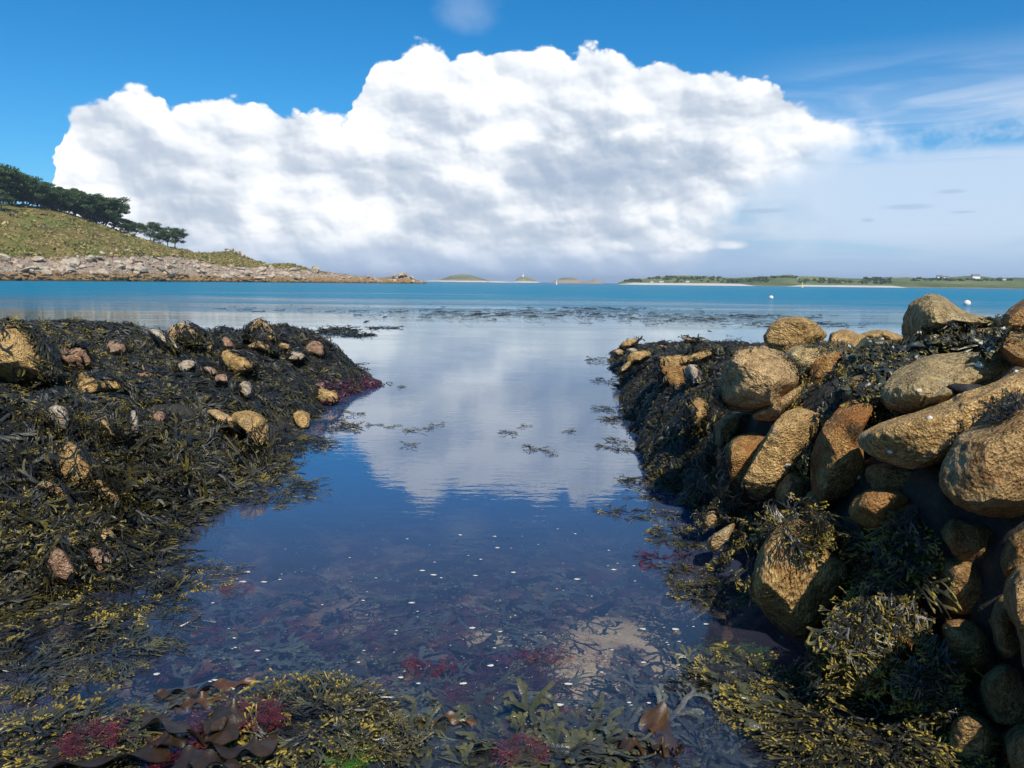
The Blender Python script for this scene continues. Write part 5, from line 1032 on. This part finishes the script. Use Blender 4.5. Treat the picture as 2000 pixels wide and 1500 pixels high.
def pine(px, py, hpx, lab, v, group='wind-shaped pines on the headland', back=0., sx=1.):
    h = hit(px, py+1.5, HB)
    if h[0] is None: h = hit(px, py+5, HB)
    if h[0] is None: return
    p = h[0]; k = p.length; dirv = Vector((p.x, p.y, 0)).normalized(); p = p+dirv*back
    o = empty('pine_tree', p-Vector((0, 0, .3)), random.uniform(-.4, .4)); s = hpx/F*p.length; o.scale = (s*sx, s*sx, s)
    tag(o, lab, 'tree', group)
    t, c = PM[v % 5]; link('trunk', t, o); link('crown', c, o)
PT = [(-22, 396, 84, 1, 'tallest pine, cut by the left picture edge'), (3, 400, 74, 0, 'tall pine second from the left edge'), (2, 412, 44, 3, 'low dark pine at the left edge on the slope'), (22, 397, 64, 1, 'bushy pine with a grey trunk near the left edge'), (42, 397, 64, 0, 'pine with a bare pale trunk in the left wood'), (60, 400, 56, 2, 'rightmost tall pine of the left wood, leaning right'),
      (78, 403, 42, 4, 'low pine just right of the tall left wood'), (92, 405, 38, 1, 'rounded pine where the wood dips'), (104, 406, 40, 4, 'pine above the pale rock at the wood edge'), (118, 409, 44, 1, 'pine left of centre in the belt'), (132, 413, 44, 4, 'darkest pine in the middle of the belt'), (146, 417, 42, 1, 'dense pine right of the belt centre'),
      (160, 422, 46, 2, 'pine before the belt rises again'), (174, 427, 46, 4, 'high-domed pine in the right half of the belt'), (188, 431, 48, 1, 'spreading pine second from the belt end'), (205, 437, 54, 2, 'wind-blown pine with long right-hand branches at the belt end'),
      (220, 443, 26, 4, 'short pine under the wind-blown branches'), (234, 449, 24, 1, 'short pine left of the small hollow group'), (248, 454, 26, 4, 'small dark pine in the short group'), (262, 459, 26, 1, 'last pine of the short group'),
      (292, 470, 36, 0, 'left one of the detached pines, with a forked trunk'), (310, 477, 26, 4, 'small pine between the two larger detached ones'), (327, 482, 38, 3, 'tall detached pine, second from the right'), (340, 484, 38, 0, 'last pine on the right, leaning seaward')]
for x, y, h, v, lab in PT: pine(x, y, h*(.8 if x < 70 else 1), lab, v, back=random.uniform(0, 6), sx=1.0 if x > 270 else 1.1)
for k in range(12):
    x = [-10, 12, 30, 50, 70, 98, 112, 126, 140, 168, 182, 198][k]; pine(x, interp(x, SKY_), [52, 48, 46, 44, 42, 36, 38, 40, 38, 40, 42, 44][k], 'second-row pine standing behind the '+PT[[0, 1, 3, 4, 6, 8, 9, 10, 11, 13, 14, 15][k]][4].split(',')[0], k+1, 'pines in the second row of the headland belt', back=14+random.random()*8, sx=1.15)
# ---------------------------------------------------------------- far islands
def island(name, sky, base, d, depth, layers, n=400, jag=0., seed=0):
    xs = np.linspace(sky[0][0], sky[-1][0], n); yb = interp(xs, base); ys = yb-(yb-interp(xs, sky))*1.22; nt = 26
    r = ray(xs, yb); u = r[:, :2]/np.linalg.norm(r[:, :2], axis=1)[:, None]
    def zat(px, py, dd): q = ray(px, py); return CAMZ+q[..., 2]/np.linalg.norm(q[..., :2], axis=-1)*dd
    V = np.zeros((n, nt, 3))
    for k in range(nt):
        f = k/(nt-1); g = min(f/.7, 1); dd = d+depth*f; yy = yb+(ys-yb)*(1-(1-g)**1.5)
        z = zat(xs, yy, np.full(n, dd)); z = np.maximum(z, -1) if f <= .7 else z*(1-((f-.7)/.3)**2)
        if k == 0: z = np.full(n, -1.5)
        V[:, k] = np.stack([u[:, 0]*dd, u[:, 1]*dd, z], 1)
    P = V.reshape(-1, 3); hg = np.clip(P[:, 2]/4, 0, 1)
    P[:, 2] += hg*(1.1*vn(P, .03, 4, seed)+jag*(cells(P[:, :2], .12, seed)[2]))*(depth/160)
    o = link(name, mesh(name, P, grid_faces(n, nt), layers)); tag(o, kind='structure')
    return BVHTree.FromPolygons([tuple(v) for v in P], [tuple(f) for f in grid_faces(n, nt).tolist()])
def imat(name, greens, sandz, sc=.02, rocky=0., sand=(.62, .57, .46)):
    m, T, b = mat(name); g = T.new('ShaderNodeNewGeometry').outputs['Position']; s = T.new('ShaderNodeSeparateXYZ'); T.put(s.inputs[0], g)
    n = T.noise(T.scale(g, (1, .5, 2)), sc, 5, .65)
    col = T.ramp(n, [(.34, greens[0]), (.46, greens[1]), (.56, greens[2]), (.66, greens[3])])
    fld = T.vor(T.scale(g, (1, .35, 1)), sc*1.1, out=1); col = T.mix(.35, col, T.mix(fld, greens[1], greens[2]))
    wz = T.m('ADD', s.outputs[2], T.m('MULTIPLY', T.m('SUBTRACT', T.noise(g, .05, 4, .6), .5), 2.6))
    if rocky: col = T.mix(T.mr(wz, rocky+1, rocky), col, (.30, .25, .19))
    if sandz: col = T.mix(T.mr(wz, sandz+.8, sandz), col, sand)
    col = T.mix(T.mr(wz, .9, .5), col, (.20, .17, .12))
    setp(T, b, Base_Color=col, Roughness=.95); b.inputs['Specular IOR Level'].default_value = .1; return m
GRN = [(.04, .065, .03), (.10, .13, .05), (.17, .19, .075), (.26, .24, .12)]
gi = imat('island_green', GRN, 0, .016); gh = imat('island_heath', [(.10, .11, .06), (.17, .18, .09), (.24, .22, .12), (.30, .26, .17)], 2.2, .03, 4.); gr = imat('island_rock', [(.12, .12, .07), (.18, .17, .10), (.30, .25, .18), (.34, .29, .22)], 0, .05, 5.)
I1 = island('left_island_hill', [(826, 550), (845, 548), (862, 546), (880, 541), (900, 538.5), (920, 540), (940, 545), (955, 548.5), (985, 550.5), (1010, 552.3)], [(826, 552), (1010, 553.4)], 1500, 160, gh, 300, 0, 3)
I2 = island('lighthouse_island', [(1000, 552), (1006, 549), (1012, 545), (1022, 542.2), (1034, 544.5), (1044, 548.5), (1056, 552.3)], [(1000, 553.2), (1056, 553.6)], 1700, 60, gh, 200, 1.0, 4)
I3 = island('rocky_island', [(1076, 552.5), (1086, 548), (1098, 545), (1112, 543.8), (1126, 546), (1134, 550.), (1146, 550), (1152, 549), (1158, 547.5), (1163, 546), (1168, 548.5), (1176, 552), (1181, 553.5)], [(1076, 553.6), (1181, 554.6)], 1150, 60, gr, 260, 1.4, 5)
I4 = island('long_green_island', [(1206, 552.8), (1222, 548.5), (1232, 547.6), (1240, 548.6), (1262, 545), (1290, 542.5), (1320, 541), (1350, 541.5), (1400, 543.5), (1430, 545), (1470, 544.5), (1490, 542.8), (1500, 543.5), (1540, 541), (1560, 543.5), (1600, 544), (1640, 546), (1680, 546.5), (1720, 545), (1770, 544.5), (1800, 547), (1840, 544.5), (1900, 543.5), (1940, 546.5), (1980, 545), (2020, 546), (2100, 545), (2300, 546)], [(1206, 554.2), (1300, 555.4), (1500, 558.2), (1750, 561.6), (2000, 564.0), (2300, 567)], 820, 240, gi, 700, 0, 6)
# bright strip of sand along the long island
def beach(x0, x1, h0, h1, d, name, m, base):
    xs = np.linspace(x0, x1, 120); yb = interp(xs, base); r = ray(xs, yb); u = r[:, :2]/np.linalg.norm(r[:, :2], axis=1)[:, None]; e = np.minimum(1, np.minimum((xs-x0)/30, (x1-xs)/30)); e = np.clip(e, .05, 1)
    V = np.stack([np.stack([u[:, 0]*dd, u[:, 1]*dd, z*np.ones(len(xs))*(e if z > 0 else 1)+(.15*vn(np.stack([xs, xs*0], 1), .05, 2, 3))*(z > 0)], 1) for dd, z in ((d-14, -.5), (d-4, h0), (d+6, h1), (d+22, h1+.1), (d+40, -.6))], 1).reshape(-1, 3)
    o = link(name, mesh(name, V, grid_faces(len(xs), 5), m)); tag(o, kind='structure')
bm2, T_, b_ = mat('beach_sand'); setp(T_, b_, Base_Color=T_.mix(T_.noise(T_.new('ShaderNodeNewGeometry').outputs['Position'], .08, 4, .6), (.46, .42, .35), (.62, .57, .48)), Roughness=.9)
B4 = [(1206, 554.2), (1300, 555.4), (1500, 558.2), (1750, 561.6), (2000, 564.0), (2300, 567)]
beach(1208, 1476, .9, 2.0, 812, 'beach_west', bm2, B4); beach(1536, 1772, .8, 1.6, 812, 'beach_east', bm2, B4); beach(955, 1012, .5, 1.4, 1490, 'beach_north', bm2, [(955, 553), (1012, 553.6)])
# far woods on the ridge
def woods(bv, spans, name, lab, n, s=(3, 6)):
    r = np.random.default_rng(9); LV = []; c = 0; tr = 0
    while c < n and tr < n*6:
        tr += 1; a, b, ya, yb2 = spans[r.integers(0, len(spans))]; x = r.uniform(a, b); y = r.uniform(ya, yb2)
        h = hit(x, y, bv)
        if h[0] is None: h = hit(x, y+2, bv)
        if h[0] is None: continue
        c += 1; k = 26; sz = r.uniform(*s); d = r.normal(size=(k, 3)); d /= np.linalg.norm(d, axis=1)[:, None]; p = np.array(h[0])+[0, 0, sz*.4]+d*np.array([sz, sz, sz*.6]); aa = r.normal(size=(k, 3)); bb = r.normal(size=(k, 3)); w = sz*.32
        LV.append(np.stack([p-aa*w, p+bb*w, p+aa*w, p-bb*w], 1).reshape(-1, 3))
    V = np.concatenate(LV); fm2, T_, b_ = mat('far_foliage'); setp(T_, b_, Base_Color=T_.mix(T_.noise(T_.new('ShaderNodeNewGeometry').outputs['Position'], .05, 3, .6), (.045, .07, .03), (.09, .115, .05)), Roughness=.9)
    o = link(name, mesh(name, V, np.arange(len(V)).reshape(-1, 4), fm2, False)); tag(o, lab, 'wood', kind='stuff')
woods(I4, [(1262, 1340, 541, 546), (1340, 1410, 542, 546), (1470, 1500, 543, 550), (1506, 1556, 541, 543), (1560, 1640, 545, 553), (1690, 1740, 544, 549), (1620, 1740, 549, 555), (1220, 1250, 547, 551), (1780, 1850, 545, 549), (1420, 1470, 547, 552), (1850, 2000, 546, 549), (1290, 1500, 546, 553)], 'woods', 'far dark woods and hedges along the long green island', 520, (.8, 1.9))
# ---------------------------------------------------------------- small far things
wm, T_, b_ = mat('white_render'); setp(T_, b_, Base_Color=T_.mix(T_.noise(T_.new('ShaderNodeNewGeometry').outputs['Position'], .6, 3, .6), (.70, .69, .66), (.8, .79, .76)), Roughness=.8)
rm, T_, b_ = mat('slate_roof'); setp(T_, b_, Base_Color=T_.mix(T_.noise(T_.new('ShaderNodeNewGeometry').outputs['Position'], 1.5, 3, .6), (.10, .10, .11), (.2, .19, .2)), Roughness=.8)
def house(px, py, w, lab, bv=I4):
    h = hit(px, py, bv)
    if h[0] is None: h = hit(px, py+3, bv)
    if h[0] is None: return
    o = empty('house', h[0], random.uniform(-.5, .5)); tag(o, lab, 'house', 'far houses on the long island'); w *= .62; d, z, r = w*.55, w*.34, w*.26
    V = [(-w/2, -d/2, -1), (w/2, -d/2, -1), (w/2, d/2, -1), (-w/2, d/2, -1), (-w/2, -d/2, z), (w/2, -d/2, z), (w/2, d/2, z), (-w/2, d/2, z), (-w/2, 0, z+r), (w/2, 0, z+r)]
    link('wall', mesh('wall', np.array(V), [np.array([(0, 1, 5, 4), (2, 3, 7, 6)]), np.array([(1, 2, 6, 9, 5), (3, 0, 4, 8, 7)])], wm, False), o)
    e = .3; rv = [(-w/2-e, -d/2-e, z-.2), (w/2+e, -d/2-e, z-.2), (w/2+e, 0, z+r+.1), (-w/2-e, 0, z+r+.1), (w/2+e, d/2+e, z-.2), (-w/2-e, d/2+e, z-.2)]
    link('roof', mesh('roof', np.array(rv), np.array([(0, 1, 2, 3), (3, 2, 4, 5)]), rm, False), o)
for x, y, w, lab in [(1835, 543.5, 9, 'white house on the ridge, left one of the close pair'), (1848, 543.8, 7, 'white house on the ridge, right one of the close pair'), (1905, 543.8, 12, 'long white house on the far right ridge'), (1343, 551, 6, 'small white house just behind the beach'), (1292, 551.2, 7, 'low house near the west end of the island'), (1272, 551.4, 6, 'tiny house farthest west on the long island'), (1559, 545, 5, 'lone white house above the fields'), (1962, 546.8, 6, 'white house nearest the right edge'), (1615, 545.8, 4, 'tiny house on the central ridge'), (1730, 546, 5, 'house behind the eastern trees')]: house(x, y, w, lab)
# lighthouse
def lathe(prof, n=14):
    V = [(r*math.cos(2*math.pi*j/n), r*math.sin(2*math.pi*j/n), z) for r, z in prof for j in range(n)]
    return np.array(V), np.array([(k*n+j, k*n+(j+1) % n, (k+1)*n+(j+1) % n, (k+1)*n+j) for k in range(len(prof)-1) for j in range(n)])
h = hit(1021.5, 540.6, I2); h = h if h[0] is not None else hit(1021.5, 545, I2)
lo_ = empty('lighthouse', h[0]); tag(lo_, 'white lighthouse tower on the small round island', 'lighthouse')
v, f = lathe([(2.1, -1), (1.7, 4.5), (1.5, 6.2), (2.0, 6.3), (2.0, 6.6), (.01, 6.6)]); link('tower', mesh('tower', v, f, wm), lo_)
v, f = lathe([(1.1, 6.6), (1.1, 8.2), (.01, 8.2)]); link('lantern', mesh('lantern', v, f, rm), lo_); v, f = lathe([(1.3, 8.2), (.9, 8.9), (.01, 9.4)]); link('dome', mesh('dome', v, f, wm), lo_)
# buoys
pk, T_, b_ = mat('faded_pink_buoy'); setp(T_, b_, Base_Color=T_.mix(T_.noise(T_.new('ShaderNodeNewGeometry').outputs['Position'], 6, 3, .6), (.72, .50, .42), (.80, .70, .62)), Roughness=.45)
yl, T_, b_ = mat('yellow_marker'); setp(T_, b_, Base_Color=T_.mix(T_.noise(T_.new('ShaderNodeNewGeometry').outputs['Position'], 3, 3, .6), (.6, .45, .1), (.7, .55, .15)), Roughness=.5)
def buoy(px, py, r, lab, m=pk, g='mooring buoys off the right wall'):
    p = onwater(px, py); o = empty('mooring_buoy', p); tag(o, lab, 'buoy', g)
    v, f = ico(4); v = v*r; v[:, 2] = v[:, 2]*.95+r*.55; link('float', mesh('float', v, f, m), o)
    t = np.linspace(0, 2*math.pi, 13); v, f = tube([(0, .05*r*math.cos(a)+0*a, r*1.6+r*.16*math.sin(a)) if False else (r*.16*math.cos(a), 0, r*1.55+r*.16*math.sin(a)) for a in t], [r*.05]*13); link('ring', mesh('ring', v, f, rm), o)
    v, f = tube([(0, 0, -.2), (.05, 0, 0), (.02, 0, r*.2)], [r*.08]*3); link('rope', mesh('rope', v, f, rm), o)
buoy(1506, 583.5, .22, 'smaller pinkish mooring buoy, farther out'); buoy(1888.5, 596, .26, 'larger pinkish mooring buoy above the tall block')
def marker(px, py, s, lab, m):
    p = onwater(px, py); o = empty('channel_marker', p); tag(o, lab, 'marker'); v, f = lathe([(s, -.3), (s, .5), (s*.35, .9), (s*.25, 2.6), (.01, 2.7)]); link('body', mesh('body', v, f, m), o); v, f = lathe([(.01, 2.6), (.35, 3.), (.01, 3.4)]); link('topmark', mesh('topmark', v, f, m), o)
marker(1567, 561.5, .6, 'yellow marker off the far beach', yl); marker(1087, 555.6, .5, 'pale marker off the rocky island', wm)

# ---------------------------------------------------------------- air
hm = bpy.data.materials.new('haze'); hm.use_nodes = True; T_ = NT(hm.node_tree); T_.n.clear(); pv = T_.new('ShaderNodeVolumePrincipled'); pv.inputs['Color'].default_value = (.72, .84, 1, 1); pv.inputs['Density'].default_value = .00015; pv.inputs['Anisotropy'].default_value = .2
T_.l.new(pv.outputs[0], T_.new('ShaderNodeOutputMaterial').inputs['Volume'])
a_, z0_, z1_ = 9200., -6., 62.
V = np.array([(x, y, z) for z in (z0_, z1_) for x, y in ((-a_, -a_), (a_, -a_), (a_, a_), (-a_, a_))]); o = link('haze', mesh('haze', V, np.array([(3, 2, 1, 0), (4, 5, 6, 7), (0, 1, 5, 4), (1, 2, 6, 5), (2, 3, 7, 6), (3, 0, 4, 7)]), hm, False)); tag(o, 'thin sea air that pales the far islands', 'haze', kind='stuff')
